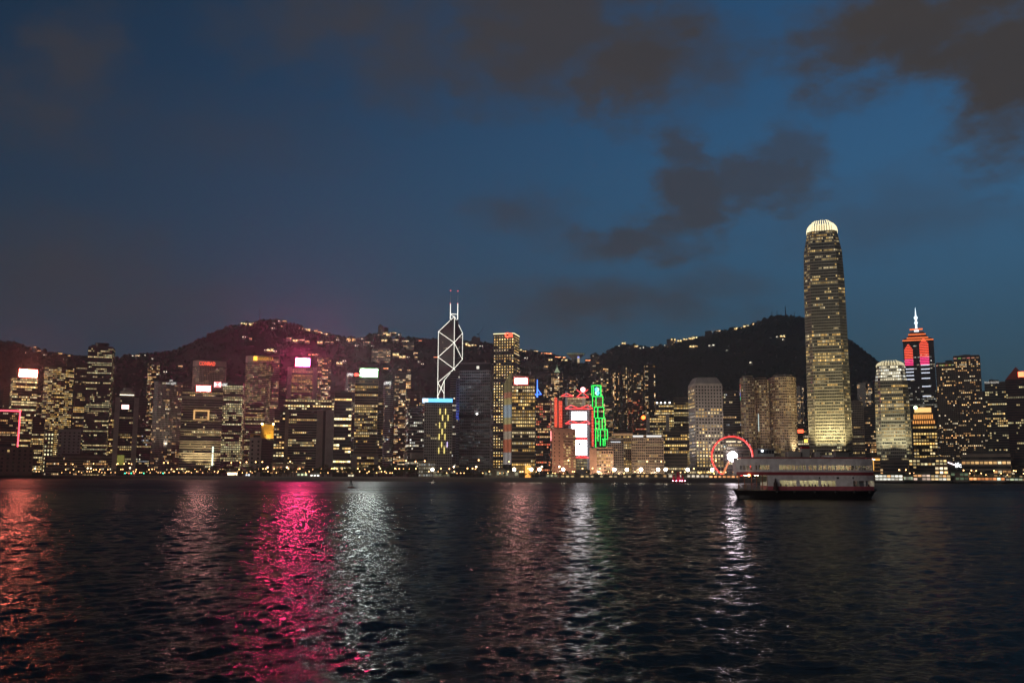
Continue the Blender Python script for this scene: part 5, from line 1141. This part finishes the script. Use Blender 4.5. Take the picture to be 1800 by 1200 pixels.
pavilion(886, 912, 7, 44, 'cream lit pavilion under the coloured stripes', (.9, .85, .55), .5)
pavilion(960, 980, 4, 10, 'small gabled hall with pale lit roof in front of the pinkish slab', (.9, .85, .5), .5)
pavilion(985, 1036, 3, 6, 'long low dark ferry shed below the red truss building', (1, .7, .3), .8)
pavilion(1037, 1110, 3, 6, 'long low shed below the cream hotels', (1, .7, .35), .6)
pavilion(1110, 1172, 4, 10, 'low orange lit shed below the twin cream blocks', (1, .6, .25), .7)
pavilion(1175, 1246, 4, 12, 'long white lit pier hall left of the wheel', (1, .85, .65), 1.0)
pavilion(1246, 1300, 3.2, 8, 'low orange lit hall at the foot of the wheel', (1, .42, .16), 1.8)
pavilion(400, 418, 6, 60, 'brightly lit flat canopy right of the golden tower foot', (1, .82, .5), 6.0, open_=.95)
pavilion(427, 440, 3.5, 30, 'small kiosk with a bluish white sign on the shore', (.8, .92, 1), 2.5)
pavilion(478, 535, 16, 120, 'low gallery block with an orange lit panel below the gateway block', (1, .45, .2), .5)
pavilion(147, 186, 2.6, 5, 'long low kerb wall lit amber on the left shore', (1, .7, .3), .6)
# piers on the right
def pier(x0, x1, ytop, lab, c, g, rows, back=0, col=(.4, .42, .38)):
    px = (x0 + x1) / 2; D = shoreD(px) - 30 + back; X = XatD(px, D); az_ = math.atan2(X, D); k_ = D * math.cos(az_) / FPX; w = (x1 - x0) * k_; zt = W(px, ytop, D).z
    root = empty('ferry_pier', (X, D, 0), -az_); tag(root, lab, 'pier')
    q = MB(); q.box(-w / 2 - 1, w / 2 + 1, -9, 26, 1.6, 2.6); q.build('deck', wallmat((.2, .19, .18), .9), root)
    n = max(4, int(w / 6))
    for k in range(n): q = MB(); x = -w / 2 + w * (k + .5) / n; q.tube((x, -8, -4), (x, -8, 1.6), .4, 6); q.build('pile', wallmat((.12, .11, .1), .9), root)
    q = MB(); q.box(-w / 2, w / 2, -6, 24, 2.62, zt - 1); q.build('wall', wallmat(col, .7), root)
    q = MB(); q.prism([(-w / 2 - 1, -8), (w / 2 + 1, -8), (w / 2 + 1, 25), (-w / 2 - 1, 25)], zt - .98, zt, poly2=[(-w / 2 + 1, -6), (w / 2 - 1, -6), (w / 2 - 1, 22), (-w / 2 + 1, 22)]); q.build('roof', wallmat((.12, .16, .12), .7), root)
    m = max(4, int(w / 3.4)); hh = (zt - 1 - 2.62) / rows
    for r_ in range(rows):
        for k in range(m):
            if rnd.random() < .12: continue
            q = MB(); x = -w / 2 + w * (k + .5) / m; gg = g * rnd.uniform(.35, 1.2); cc = c if rnd.random() < .75 else rnd.choice(((1, .5, .2), (1, .9, .7), (.8, .9, .7)))
            q.box(x - w / m * .4, x + w / m * .4, -6.25, -6.02, 2.62 + hh * (r_ + .22), 2.62 + hh * (r_ + .78), 0, tuple(v * gg for v in cc)); q.build('window', LAMPATTR, root)
pier(1538, 1586, 832, 'pier hall with two rows of white lit windows right of the ferry', (1, .97, .82), 1.5, 2)
pier(1588, 1604, 834, 'small dim pier between the white pier hall and the next', (.8, .9, .6), .5, 1, 6)
pier(1605, 1635, 831, 'grey pier with pinkish lamps, second right of the ferry', (1, .72, .55), 1.0, 2, 4)
pier(1636, 1670, 832, 'grey pier with orange and white lit windows, third right of the ferry', (1, .7, .35), 1.3, 2, 10)
pier(1671, 1702, 828, 'dark pier hall with hardly any lights and two red roof lamps', (.5, .7, .4), .2, 2, 2, (.2, .15, .13))
pier(1703, 1765, 836, 'long low pier with a row of orange red lights', (1, .36, .12), 1.4, 1, 0)
pier(1767, 1812, 838, 'tree lined low pier with green white lamps at the right edge', (.9, 1, .6), .7, 1, 0)
b = T('canopy_block', 'orange lit gateway canopy behind the stern of the ferry', 1531, 1547, 806, 1010, wall=(.5, .3, .12), p=.0, row=0, gain=0, ang=0, cat='building', roof=0)
for q_ in ((1533, 1536, 807, 826), (1533, 1547, 806, 809)): board(b, *q_, (1, .5, .1), 1.3, 'light_band', .8, False)
b = T('restaurant_block', 'small hall with bright amber windows left of the white swoosh sign', 1643, 1666, 818, 1100, wall=(.3, .2, .1), p=.9, row=.9, gain=1.3, pal='home', ang=0, cat='building', fh=5, bay=4, roof=0)

# ------------------------------------------------------------------ observation wheel
D = 925; c0 = W(1287, 802.5, D); rad = 35.2 * D / FPX
root = empty('observation_wheel', (c0.x, D, GZ), -math.atan2(c0.x, D) * .4); tag(root, 'observation wheel with a red lit rim and blazing white hub', 'ferris wheel')
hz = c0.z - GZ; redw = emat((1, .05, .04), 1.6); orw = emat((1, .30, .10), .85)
for yy in (-1.6, 1.6):
    q = MB(); n = 72
    for k in range(n):
        a, a2 = 2 * math.pi * k / n, 2 * math.pi * (k + 1) / n; q.tube((rad * math.cos(a), yy, hz + rad * math.sin(a)), (rad * math.cos(a2), yy, hz + rad * math.sin(a2)), .65, 5)
    q.build('rim', redw, root)
for k in range(28):
    a = 2 * math.pi * k / 28; q = MB(); q.tube((0, 0, hz), (rad * math.cos(a), 0, hz + rad * math.sin(a)), .1, 4); q.build('spoke', emat((1, .25, .2), .12, False), root)
    a += .11; q = MB(); x, z = (rad + 1.5) * math.cos(a), hz + (rad + 1.5) * math.sin(a)
    q.lathe([(.3, z - 1.3), (1.0, z - .9), (1.1, z + .3), (.7, z + 1.1), (.15, z + 1.3)], 8, (x, 0)); q.build('gondola', wallmat((.4, .38, .38), .4), root)
for sx in (-1, 1):
    for k, yy in enumerate((-5, 5)):
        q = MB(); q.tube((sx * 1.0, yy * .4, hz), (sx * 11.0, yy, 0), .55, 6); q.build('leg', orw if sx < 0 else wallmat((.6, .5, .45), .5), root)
q = MB(); q.lathe([(.1, -2.6), (4.6, -2.4), (4.6, -2.0), (1.2, -1.9), (1.2, 2.2), (.1, 2.3)], 16); o = q.build('hub_light', emat((1, .86, .93), 70), root); o.rotation_euler = (R(90), 0, 0); o.location = (0, 0, hz)  # disc widened beyond the lamp so its shape includes the bloom
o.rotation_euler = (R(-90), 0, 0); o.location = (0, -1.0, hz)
q = MB(); q.box(-14, 14, -6, 6, 0, 2.5); q.build('platform', wallmat((.4, .3, .26), .7), root)

# ------------------------------------------------------------------ pink lit junk
D = 868; p = W(1192, 848, D); root = empty('sailing_junk', (p.x, D, 0), .25); root.scale = (.8, .8, .8); tag(root, 'small junk with three pink lit batten sails off the shore', 'boat')
def hullmesh(L, Bm, zk, zd, sheer, n=12):
    q = MB(); rings = []
    for k in range(n + 1):
        u = k / n * 2 - 1; wv = Bm / 2 * (1 - abs(u) ** 3.2) ** .6 if abs(u) < 1 else .05; wv = max(wv, .05); zz = zd + sheer * u * u
        rings.append([(u * L / 2 * (.9 + .1), -wv, zz), (u * L / 2 * .96, -wv * .8, zk + .3), (u * L / 2 * .93, 0, zk), (u * L / 2 * .96, wv * .8, zk + .3), (u * L / 2, wv, zz)])
    for a, c in zip(rings, rings[1:]):
        for j in range(4): q.face([a[j + 1], a[j], c[j], c[j + 1]])
        q.face([a[0], a[4], c[4], c[0]])
    return q
hullmesh(17, 4.6, -.6, 1.6, 1.1).build('hull', wallmat((.1, .04, .03), .5), root)
for k, (x, h, w) in enumerate(((-5.6, 6.5, 3.2), (-.4, 10.5, 5.2), (5.0, 7.0, 3.2))):
    q = MB(); q.tube((x, 0, 1.2), (x, 0, h + 2.2), .16, 5, .08); q.build('mast', wallmat((.2, .1, .06), .7), root)
    q = MB(); n = 5; pr = None
    for j in range(n + 1):
        u = j / n; z = 2.4 + h * u * .9; a = (x - w * .35 * (1 - .3 * u), -.25 - .3 * math.sin(u * 3.1), z + .4 * u); c = (x + w * .75 * (1 - .75 * u * u), .3 * math.sin(u * 3.1), z + 1.2 * u)
        if pr: q.face([pr[0], pr[1], c, a]); q.face([(a[0], a[1] + .08, a[2]), (c[0], c[1] + .08, c[2]), (pr[1][0], pr[1][1] + .08, pr[1][2]), (pr[0][0], pr[0][1] + .08, pr[0][2])])
        pr = (a, c)
    q.build('sail', wallmat((.75, .06, .12), .8), root)
q = MB()
for x in (-7, -3, 1.5, 4, 7.4): q.ball((x, -1.9, 2.6), .42, 6)
q.build('deck_lamp', emat((1, .35, .5), 30), root)
q = MB(); q.box(2.5, 7, -1.5, 1.5, 1.7, 3.0); q.build('cabin', wallmat((.25, .08, .06), .6), root)

# ------------------------------------------------------------------ navigation buoy
D = 470; p = W(617, 857, D); root = empty('navigation_buoy', (p.x, D, 0)); tag(root, 'dark lattice navigation buoy in the water below the white sign', 'buoy')
q = MB(); q.lathe([(.5, -1.2), (1.7, -.6), (1.75, .35), (1.2, .6), (.3, .65)], 14); q.build('float', wallmat((.12, .03, .02), .6), root)
for k in range(4):
    a = k * math.pi / 2 + .5; q = MB(); q.tube((1.05 * math.cos(a), 1.05 * math.sin(a), .6), (.32 * math.cos(a), .32 * math.sin(a), 3.0), .09, 5); q.build('strut', BLACKM, root)
q = MB(); q.lathe([(.7, 1.6), (.7, 1.7)], 10); q.lathe([(.55, 2.9), (.55, 3.05)], 10); q.build('ring', BLACKM, root)
q = MB(); q.lathe([(.3, 3.05), (.34, 3.5), (.12, 3.7)], 8); q.build('lantern', BLACKM, root)
HAZE = 0.000105

# ------------------------------------------------------------------ ferry
D = 272.0; pL = W(1290, 872, D); pR = W(1537, 874, D); L = (pR.x - pL.x); cxm = (pL.x + pR.x) / 2
FER = empty('ferry', (cxm, D, 0), R(-2.5)); tag(FER, 'white double decked ferry with a red stripe and dark hull, lit inside', 'ferry')
white = wallmat((.86, .82, .85), .5, scale=.8); pink = wallmat((.5, .12, .16), .5, scale=.8); redp = wallmat((.38, .06, .08), .5); hullm = wallmat((.02, .018, .02), .45, scale=1.2); cream = wallmat((.7, .66, .5), .6)
S = L / 40.0; BM = 9.2; hw = L / 2
# hull: full-bodied, raked at both ends
q = MB(); n = 28; rings = []
for k in range(n + 1):
    u = k / n * 2 - 1; wv = BM / 2 * max(.06, (1 - abs(u) ** 4.5)) ** .5
    xt = u * hw; xb = u * hw * .93
    rings.append([(xt, -wv, 2.3 + .5 * u ** 4), (xt, -wv - .05, 1.9 + .5 * u ** 4), (xb * .995, -wv * .95, .9), (xb, -wv * .8, -.7), (xb, wv * .8, -.7), (xb * .995, wv * .95, .9), (xt, wv + .05, 1.9 + .5 * u ** 4), (xt, wv, 2.3 + .5 * u ** 4)])
for a, c in zip(rings, rings[1:]):
    for j in range(7): q.face([a[j + 1], a[j], c[j], c[j + 1]])
    q.face([a[0], a[7], c[7], c[0]])
q.face(rings[0]); q.face(list(reversed(rings[-1]))); hull_o = q.build('hull', hullm, FER)
q = MB(); pr = None
for k in range(n + 1):
    u = k / n * 2 - 1; wv = BM / 2 * max(.06, (1 - abs(u) ** 4.5)) ** .5; z = 1.95 + .5 * u ** 4
    cur = (u * hw, -wv - .12, z)
    if pr: q.tube(pr, cur, .16, 5)
    pr = cur
q.build('rubbing_strake', BLACKM, hull_o)
def lxp(px): return (px - 1413.5) / 247.0 * L
def bm(x):      # half beam of the superstructure at x
    u = abs(x) / hw; return BM / 2 * max(.12, 1 - max(0, (u - .55) / .45) ** 2.2 * .55)
def strip(mb, x0, x1, z0, z1, side=-1, off=0.0, m=0, step=1.2):
    n = max(1, int(abs(x1 - x0) / step))
    for k in range(n):
        a = x0 + (x1 - x0) * k / n; c = x0 + (x1 - x0) * (k + 1) / n
        ya, yc = side * (bm(a) + off), side * (bm(c) + off)
        pts = [(a, ya, z0), (c, yc, z0), (c, yc, z1), (a, ya, z1)]
        mb.face(pts if side < 0 else pts[::-1], m)
def wall_with_holes(name, x0, x1, z0, z1, holes, mat, parent, h0, h1):
    """side wall between z0..z1 with window openings (xa, xb) at h0..h1, both sides of the boat, plus reveals"""
    for side in (-1, 1):
        q = MB(); strip(q, x0, x1, z0, h0, side); strip(q, x0, x1, h1, z1, side)
        cur = x0
        for a, c in sorted(holes):
            if a > cur: strip(q, cur, a, h0, h1, side)
            cur = c
            for xx in (a, c):
                y0 = side * bm(xx); q.face([(xx, y0, h0), (xx, y0 - side * .18, h0), (xx, y0 - side * .18, h1), (xx, y0, h1)])
            ym = side * bm((a + c) / 2)
            for zz in (h0, h1): q.face([(a, side * bm(a), zz), (c, side * bm(c), zz), (c, side * (bm(c) - .18), zz), (a, side * (bm(a) - .18), zz)])
        if cur < x1: strip(q, cur, x1, h0, h1, side)
        q.build(name, mat, parent)
ZD1, ZW1, ZW2, ZS0, ZS1, ZU1, ZU2, ZR = 2.35, 3.45, 5.0, 6.45, 7.3, 7.9, 9.15, 11.0
fx0, fx1 = -hw + .6, hw - 1.1
xe = lxp(1344)        # left end section is open below
low = [(lxp(a), lxp(c)) for a, c in ((1366, 1373), (1372.6 + .8, 1381), (1382, 1394), (1400, 1413), (1414, 1431.5), (1436, 1446), (1447, 1461), (1491, 1511), (1514, 1531))]
upp = [(lxp(a), lxp(c)) for a, c in ((1299.5, 1302.5), (1304, 1308), (1309.5, 1314), (1316, 1319.5), (1324.5, 1328), (1330, 1335.5), (1336.5, 1342), (1342.8, 1348.5), (1365.5, 1371.5), (1372.5, 1378.5), (1379.5, 1386), (1387, 1392.5), (1394, 1398), (1400, 1404), (1406, 1411.5), (1416, 1421.5), (1423.5, 1429.5), (1433, 1439), (1441, 1446.5), (1449, 1454), (1455, 1461), (1462.5, 1477.5), (1479, 1493.5), (1495.5, 1499), (1500.5, 1506), (1507, 1511), (1512, 1516), (1517, 1522), (1523, 1527.5))]
q = MB()
strip(q, xe, fx1, ZD1, ZW1, -1, .03); strip(q, xe, fx1, ZD1, ZW1, 1, .03); q.build('bulwark', pink, FER)
wall_with_holes('lower_wall', xe, fx1, ZW1, ZS0, low, white, FER, ZW1 + .02, ZW2)
q = MB(); strip(q, fx0, fx1, ZS0, ZS1, -1, .06); strip(q, fx0, fx1, ZS0, ZS1, 1, .06); q.build('red_stripe', redp, FER)
wall_with_holes('upper_wall', fx0, fx1, ZS1, ZR, upp, white, FER, ZU1, ZU2)
for (xx, sgn) in ((fx0, -1), (fx1, 1)):
    q = MB(); y = bm(xx); z0 = ZS0 if xx < 0 else ZD1; pts = [(xx, -y, z0), (xx, y, z0), (xx, y, ZR), (xx, -y, ZR)]; q.face(pts[::-1] if sgn < 0 else pts); q.build('end_wall', white, FER)
def deck(z, x0, x1, mat, name, inset=0.0, th=.18):
    q = MB(); n = 30
    top = [(x0 + (x1 - x0) * k / n, -bm(x0 + (x1 - x0) * k / n) + inset) for k in range(n + 1)]; poly = top + [(x, -y) for x, y in reversed(top)]
    q.prism(poly, z, z + th); return q.build(name, mat, FER)
deck(ZD1 - .1, fx0, fx1, wallmat((.25, .2, .16), .8), 'lower_deck', .05); deck(ZS0 + .2, fx0, fx1, cream, 'upper_deck', .05); deck(ZR + .01, fx0 - .3, fx1 + .3, redp, 'roof', -.22, .3)
deck(ZR + .32, fx0 + 1, fx1 - 1, wallmat((.4, .38, .38), .7), 'roof_top', .8, .12)
# interior: centre casing, ceilings lamps, seats
q = MB(); q.box(-9, 9, -.9, .9, ZD1 + .1, ZS0 + .1); q.build('lower_casing', cream, FER); q = MB(); q.box(-12, 13, -.7, .7, ZS0 + .4, ZR - .1); q.build('upper_casing', cream, FER)
lampf = emat((1, .93, .62), 34)
for z, xs in ((ZS0 - .05, (-7.5, -5, -2.5, 0, 2.5, 5, 7)), (ZR - .12, (-8.2, -7, 8.4, 10, 11.2))):
    for x in xs:
        for yy in (-2.6, 2.6): q = MB(); q.box(x - .6, x + .6, yy - .12, yy + .12, z - .08, z); q.build('ceiling_lamp', lampf, FER)
dimf = emat((1, .93, .62), 30)
for z, xs in ((ZS0 - .05, (13.5, 16.5)), (ZR - .12, (-18, -16, -14, -11.5, -5.5, -3, -.5, 2, 4.5, 6.5, 13, 15, 17, 18.4)), (ZS0 - .05, (-16.5, -13.5))):
    for x in xs: q = MB(); q.box(x - .5, x + .5, -2.7, -2.45, z - .08, z); q.build('ceiling_lamp', dimf, FER)
seatm = wallmat((.2, .12, .06), .6)
for k in range(14):
    x = -9.5 + k * 1.35; q = MB(); q.box(x, x + .5, -3.6, -1.4, ZD1 + .1, ZD1 + .55); q.box(x + .42, x + .5, -3.6, -1.4, ZD1 + .55, ZD1 + 1.05); q.build('bench', seatm, FER)
# upper windows: frames and glass panes
gl, t_, bs = nodemat('cabin_glass'); bs.inputs['Base Color'].default_value = (.9, .9, .85, 1); bs.inputs['Roughness'].default_value = .05; bs.inputs['Transmission Weight'].default_value = 1.0; bs.inputs['IOR'].default_value = 1.01
blind = wallmat((.75, .72, .6), .8); dglass = wallmat((.05, .05, .06), .15)
bright = {21, 22, 8, 9, 10, 6, 7, 23, 24, 25, 26, 27, 28}
for k, (a, c) in enumerate(upp):
    q = MB(); ya, yc = -(bm(a) - .12), -(bm(c) - .12)
    q.face([(a, ya, ZU1), (c, yc, ZU1), (c, yc, ZU2), (a, ya, ZU2)])
    q.build('window_pane', gl, FER)
    q = MB(); xm = (a + c) / 2; ym = -(bm(xm) - .08)
    q.box(xm - .05, xm + .05, ym - .05, ym, ZU1, ZU2)
    if c - a > 1.6: q.box(a, c, ym - .04, ym, ZU2 - .4, ZU2 - .34)
    q.build('window_bar', wallmat((.3, .28, .28), .6), FER)
for k, (a, c) in enumerate(low):
    q = MB(); xm = (a + c) / 2; ym = -(bm(xm) - .1); q.box(xm - .06, xm + .06, ym - .05, ym + .03, ZW1, ZW2); q.build('window_bar', white, FER)
# open bow on the left: posts, rail with balusters, curtain screen
for px in (1297, 1306, 1318, 1326, 1336, 1344):
    x = lxp(px); y = -bm(x); q = MB(); q.tube((x, y + .1, 2.4), (x, y + .1, ZS0), .12, 6); q.build('deck_post', wallmat((.3, .12, .08), .6), FER)
q = MB(); x0, x1 = lxp(1326), lxp(1343.6); q.box(x0, x1, -bm(x0) + .5, -bm(x0) + .6, 4.6, 6.1); q.build('screen_panel', wallmat((.7, .66, .5), .7), FER)
for k in range(14): q = MB(); x = x0 + (x1 - x0) * (k + .5) / 14; q.box(x - .04, x + .04, -bm(x0) + .42, -bm(x0) + .49, 4.6, 6.1); q.build('screen_slat', wallmat((.4, .37, .28), .7), FER)
q = MB()
for k in range(22):
    x = lxp(1296) + (lxp(1344) - lxp(1296)) * k / 21; y = -bm(x); q.tube((x, y, 2.4), (x, y, 3.6), .05, 4)
for z in (3.0, 3.6): 
    for k in range(10):
        a = lxp(1296) + (lxp(1344) - lxp(1296)) * k / 10; c = lxp(1296) + (lxp(1344) - lxp(1296)) * (k + 1) / 10; q.tube((a, -bm(a), z), (c, -bm(c), z), .06, 4)
q.build('bow_rail', wallmat((.4, .36, .34), .6), FER)
q = MB(); x = lxp(1313.5); q.ball((x, -bm(x) - .25, 6.35), .34, 8); q.build('bow_lamp', emat((1, .42, .12), 14), FER)
# rope fender / gangway mast left of the windows
q = MB(); x = lxp(1357.5); y = -bm(x) - .25; q.lathe([(.75, 2.5), (.55, 3.3), (.5, 4.2), (.22, 4.8), (.08, 5.6)], 8, (x, y)); q.build('rolled_awning', wallmat((.05, .03, .035), .9), FER)
for px in (1433.5, 1464, 1491, 1466): q = MB(); x = lxp(px); q.box(x - .15, x + .15, -bm(x) - .12, -bm(x) - .01, 5.5, 6.0); q.build('wall_fitting', DARK, FER)
for px in (1360, 1390, 1425, 1460, 1492, 1520):
    q = MB(); x = lxp(px); q.lathe([(.25, 1.5), (.45, 1.7), (.45, 2.2), (.25, 2.4)], 8, (x, -bm(x) - .32)); q.build('tyre_fender', BLACKM, FER)
# roof gear
def roofbox(name, px0, px1, h, mat, y=1.6):
    q = MB(); q.box(lxp(px0), lxp(px1), -y, y, ZR + .45, ZR + .45 + h); return q.build(name, mat, FER)
wh = roofbox('wheelhouse', 1331, 1361, 2.1, wallmat((.42, .42, .42), .6), 2.2)
q = MB(); q.box(lxp(1329), lxp(1363), -2.6, 2.6, ZR + 2.56, ZR + 2.75); q.build('wheelhouse_roof', wallmat((.35, .35, .36), .7), wh)
for k in range(6): q = MB(); x = lxp(1332.5 + k * 4.8); q.box(x, x + .62, -2.26, -2.21, ZR + 1.35, ZR + 2.3); q.build('wheelhouse_window', dglass, wh)
q = MB(); q.ball((lxp(1340), -2.5, ZR + 2.1), .3, 7); q.build('wheelhouse_lamp', emat((.85, .93, 1), 5), wh)
w2 = roofbox('aft_wheelhouse', 1468, 1491, 1.5, wallmat((.2, .2, .2), .6), 2.0)
q = MB(); q.box(lxp(1466), lxp(1493), -2.4, 2.4, ZR + 1.96, ZR + 2.2); q.build('wheelhouse_roof', BLACKM, w2)
fn = roofbox('funnel', 1411, 1424, 2.3, wallmat((.45, .44, .44), .6), 1.2); q = MB(); q.box(lxp(1410.8), lxp(1424.2), -1.3, 1.3, ZR + 2.76, ZR + 3.35); q.build('funnel_cap', wallmat((.35, .02, .03), .5), fn)
roofbox('vent_box', 1386, 1408, 1.5, wallmat((.4, .38, .37), .7)); roofbox('vent_box', 1434, 1441, 1.2, wallmat((.42, .42, .42), .7)); roofbox('life_raft', 1447, 1466, .45, white, 1.0)
for px, h in ((1308, 1.1), (1328, 4.2), (1365, 1.2), (1430, .9)):
    q = MB(); x = lxp(px); q.tube((x, 0, ZR + .4), (x, 0, ZR + .4 + h), .1, 5); q.tube((x - .4, 0, ZR + .2 + h), (x + .4, 0, ZR + .2 + h), .07, 4); q.build('roof_mast', BLACKM, FER)
q = MB()
for k in range(40):
    a = fx0 + 1 + (fx1 - fx0 - 2) * k / 39
    if abs(a) < hw * .97: q.tube((a, -bm(a) + .4, ZR + .3), (a, -bm(a) + .4, ZR + .75), .03, 4)
q.build('roof_rail', wallmat((.3, .28, .28), .6), FER)
# passengers at the lower windows: one skinned body each
def person(x, y, z, seed, sit):
    r = random.Random(seed); hgt = r.uniform(.94, 1.06)
    if sit: J = [(0, 0, .55), (0, 0, .85), (0, 0, 1.1), (0, 0, 1.22), (0, 0, 1.40), (.2, 0, 1.08), (.27, -.12, .82), (.12, -.3, .72), (-.2, 0, 1.08), (-.27, -.12, .82), (-.12, -.3, .72), (.1, -.42, .52), (.1, -.45, .1), (-.1, -.42, .52), (-.1, -.45, .1)]
    else: J = [(0, 0, .92), (0, 0, 1.2), (0, 0, 1.42), (0, 0, 1.54), (0, 0, 1.70), (.2, 0, 1.40), (.26, 0, 1.12), (.24, -.1, .88), (-.2, 0, 1.40), (-.26, 0, 1.12), (-.24, -.1, .88), (.1, 0, .5), (.1, 0, .06), (-.1, 0, .5), (-.1, 0, .06)]
    E = [(0, 1), (1, 2), (2, 3), (3, 4), (2, 5), (5, 6), (6, 7), (2, 8), (8, 9), (9, 10), (0, 11), (11, 12), (0, 13), (13, 14)]
    RD = [.15, .16, .14, .06, .1, .07, .05, .04, .07, .05, .04, .08, .05, .08, .05]
    me = bpy.data.meshes.new('person'); me.from_pydata([(a * hgt, b_ * hgt, c * hgt) for a, b_, c in J], E, []); o = bpy.data.objects.new('person', me); COL.objects.link(o)
    sk = o.modifiers.new('skin', 'SKIN'); sv = me.skin_vertices[0].data
    for k, rr in enumerate(RD): sv[k].radius = (rr, rr * .85)
    sv[0].use_root = True
    o.modifiers.new('sub', 'SUBSURF').render_levels = 1; o.location = (x, y, z); o.rotation_euler = (0, 0, r.uniform(-1.2, 1.2))
    me.materials.append(wallmat(r.choice(((.05, .05, .07), (.12, .05, .04), (.3, .3, .32), (.06, .08, .14), (.2, .15, .1))), .9))
    return o
fm = Matrix.Translation(FER.location) @ Matrix.Rotation(FER.rotation_euler.z, 4, 'Z')
pp = [(1368, 0, 'standing in dark clothes at the first lower window from the bow'), (1377, 1, 'seated in dark clothes at the second lower window from the bow'), (1391, 0, 'standing at the right end of the third lower ferry window'), (1402, 1, 'seated at the left of the fourth lower ferry window'), (1409, 1, 'seated at the right of the fourth lower ferry window'), (1417, 1, 'seated first of three in the fifth lower ferry window'), (1422, 1, 'seated second of three in the fifth lower ferry window'), (1427.5, 0, 'standing third of three in the fifth lower ferry window'), (1438, 0, 'standing at the left of the sixth lower ferry window'), (1443, 1, 'seated at the right of the sixth lower ferry window'), (1450, 1, 'seated at the left of the seventh lower ferry window'), (1495, 0, 'standing left in the dim stern window of the ferry'), (1503, 1, 'seated in the dim stern window of the ferry'), (1521, 0, 'standing in the last lower window at the stern'), (1309, 0, 'standing at the open bow rail, left of two'), (1331, 0, 'standing at the open bow rail before the pale screen')]
for i_, (px, sit, lab) in enumerate(pp):
    x = lxp(px); yy = -bm(x) + .75; loc = fm @ Vector((x, yy, ZD1 + .12 + (.35 if sit else 0)))
    o = person(loc.x, loc.y, loc.z, i_, sit); tag(o, 'person ' + lab, 'person')
    if sit:
        q = MB(); q.box(x - .35, x + .35, yy - .1, yy + .35, ZD1 + .1, ZD1 + .85); q.build('bench', seatm, FER)

# ------------------------------------------------------------------ floodlights on the towers, and fill spots added to brighten facades
def spot(loc, target, power, c, size=60, blend=.8, r=1.0):
    l = bpy.data.lights.new('flood_or_fill', 'SPOT'); l.energy = power; l.color = c; l.spot_size = R(size); l.spot_blend = blend; l.shadow_soft_size = r
    o = bpy.data.objects.new('flood_or_fill', l); COL.objects.link(o); o.location = loc; o.rotation_euler = (Vector(loc) - Vector(target)).to_track_quat('Z', 'Y').to_euler(); return o
def bspot(b, lx, ly, lz, tx, ty, tz, power, c, size=60):
    m = Matrix.Translation(b.root.location) @ Matrix.Rotation(b.yaw, 4, 'Z'); return spot(m @ Vector((lx, ly, lz)), m @ Vector((tx, ty, tz)), power, c, size)
for sx in (-18, 0, 18): bspot(IFC2, sx, -IFC2.d / 2 - 26, 26, sx * .8, -IFC2.d / 2, 96, 3.4e5, (1, .8, .38), 75)
bspot(IFC2, -IFC2.w / 2 - 20, -10, 30, -IFC2.w / 2, 0, 120, 2.0e5, (1, .86, .5), 70)
bspot(IFC2, 0, -IFC2.d / 2 - 60, 60, 0, -IFC2.d / 2, 230, .9e5, (1, .88, .6), 60)
for sx in (-12, 12): bspot(IFC1, sx, -IFC1.d / 2 - 22, 24, sx * .8, -IFC1.d / 2, 70, 1.3e5, (1, .9, .55), 75)
bspot(IFC1, -IFC1.w / 2 - 6, -IFC1.d / 2 - 6, 20, -IFC1.w / 2 + 2, -IFC1.d / 2 + 4, 80, 6e4, (1, .92, .6), 60)
bspot(IFC1, 0, -IFC1.d / 2 - 20, 118, 0, -IFC1.d / 2 + 6, 150, 4e4, (1, .92, .7), 80)
for sx in (-16, 0, 16): bspot(GOVT, sx, -GOVT.d / 2 - 14, 12, sx * .9, -GOVT.d / 2, 42, 7e4, (1, .72, .32), 80)
bspot(BLUEW, 0, -BLUEW.d / 2 - 12, 66, 0, -BLUEW.d / 2, 105, 6e4, (.12, .2, 1), 70)
bspot(GOLD, 0, -GOLD.d / 2 - 16, GOLD.H - 4, 4, -GOLD.d / 2, GOLD.H + 8, 3e4, (1, .7, .25), 70)
bspot(PINKB, -4, -PINKB.d / 2 - 40, 8, 0, -PINKB.d / 2, 26, 3.5e4, (1, .5, .3), 80)
for px in (1052, 1090, 1122, 1150): 
    p = W(px, 838, 1000); spot((p.x, 1000, 10), (W(px, 800, 1100).x, 1110, 36), 4.5e4, (1, .68, .42), 90)
bspot(DG, 0, -DG.d / 2 - 30, 120, 0, -DG.d / 2, 140, .6e4, (.8, .85, 1), 80)

for b_, pw, c_ in ((CONR, 1.0e5, (1, .72, .5)), (SHAN, 1.0e5, (1, .72, .5)), (MARR, .6e5, (1, .8, .6)), (JARD, .7e5, (1, .82, .66)), (EXCH, .8e5, (1, .72, .48)), (EXCL, .6e5, (1, .72, .48))):
    bspot(b_, 0, -b_.d / 2 - 75, b_.H * .35, 0, -b_.d / 2, b_.H * .62, pw * 1.1, c_, 85)  # added fill: spots hung in the air to brighten these facades
# ------------------------------------------------------------------ haze over the harbour
if HAZE:
    q = MB(); q.box(-6100, 6100, -450, 3600, -5, 620); hz_o = q.build('haze', bpy.data.materials.new('haze_air')); hz_o['kind'] = 'stuff'
    m = hz_o.data.materials[0]; m.use_nodes = True; t = m.node_tree; t.nodes.clear()
    v = t.nodes.new('ShaderNodeVolumePrincipled'); v.inputs['Density'].default_value = HAZE; v.inputs['Color'].default_value = (.8, .82, .86, 1); v.inputs['Anisotropy'].default_value = .68
    o = t.nodes.new('ShaderNodeOutputMaterial'); t.links.new(v.outputs[0], o.inputs['Volume'])
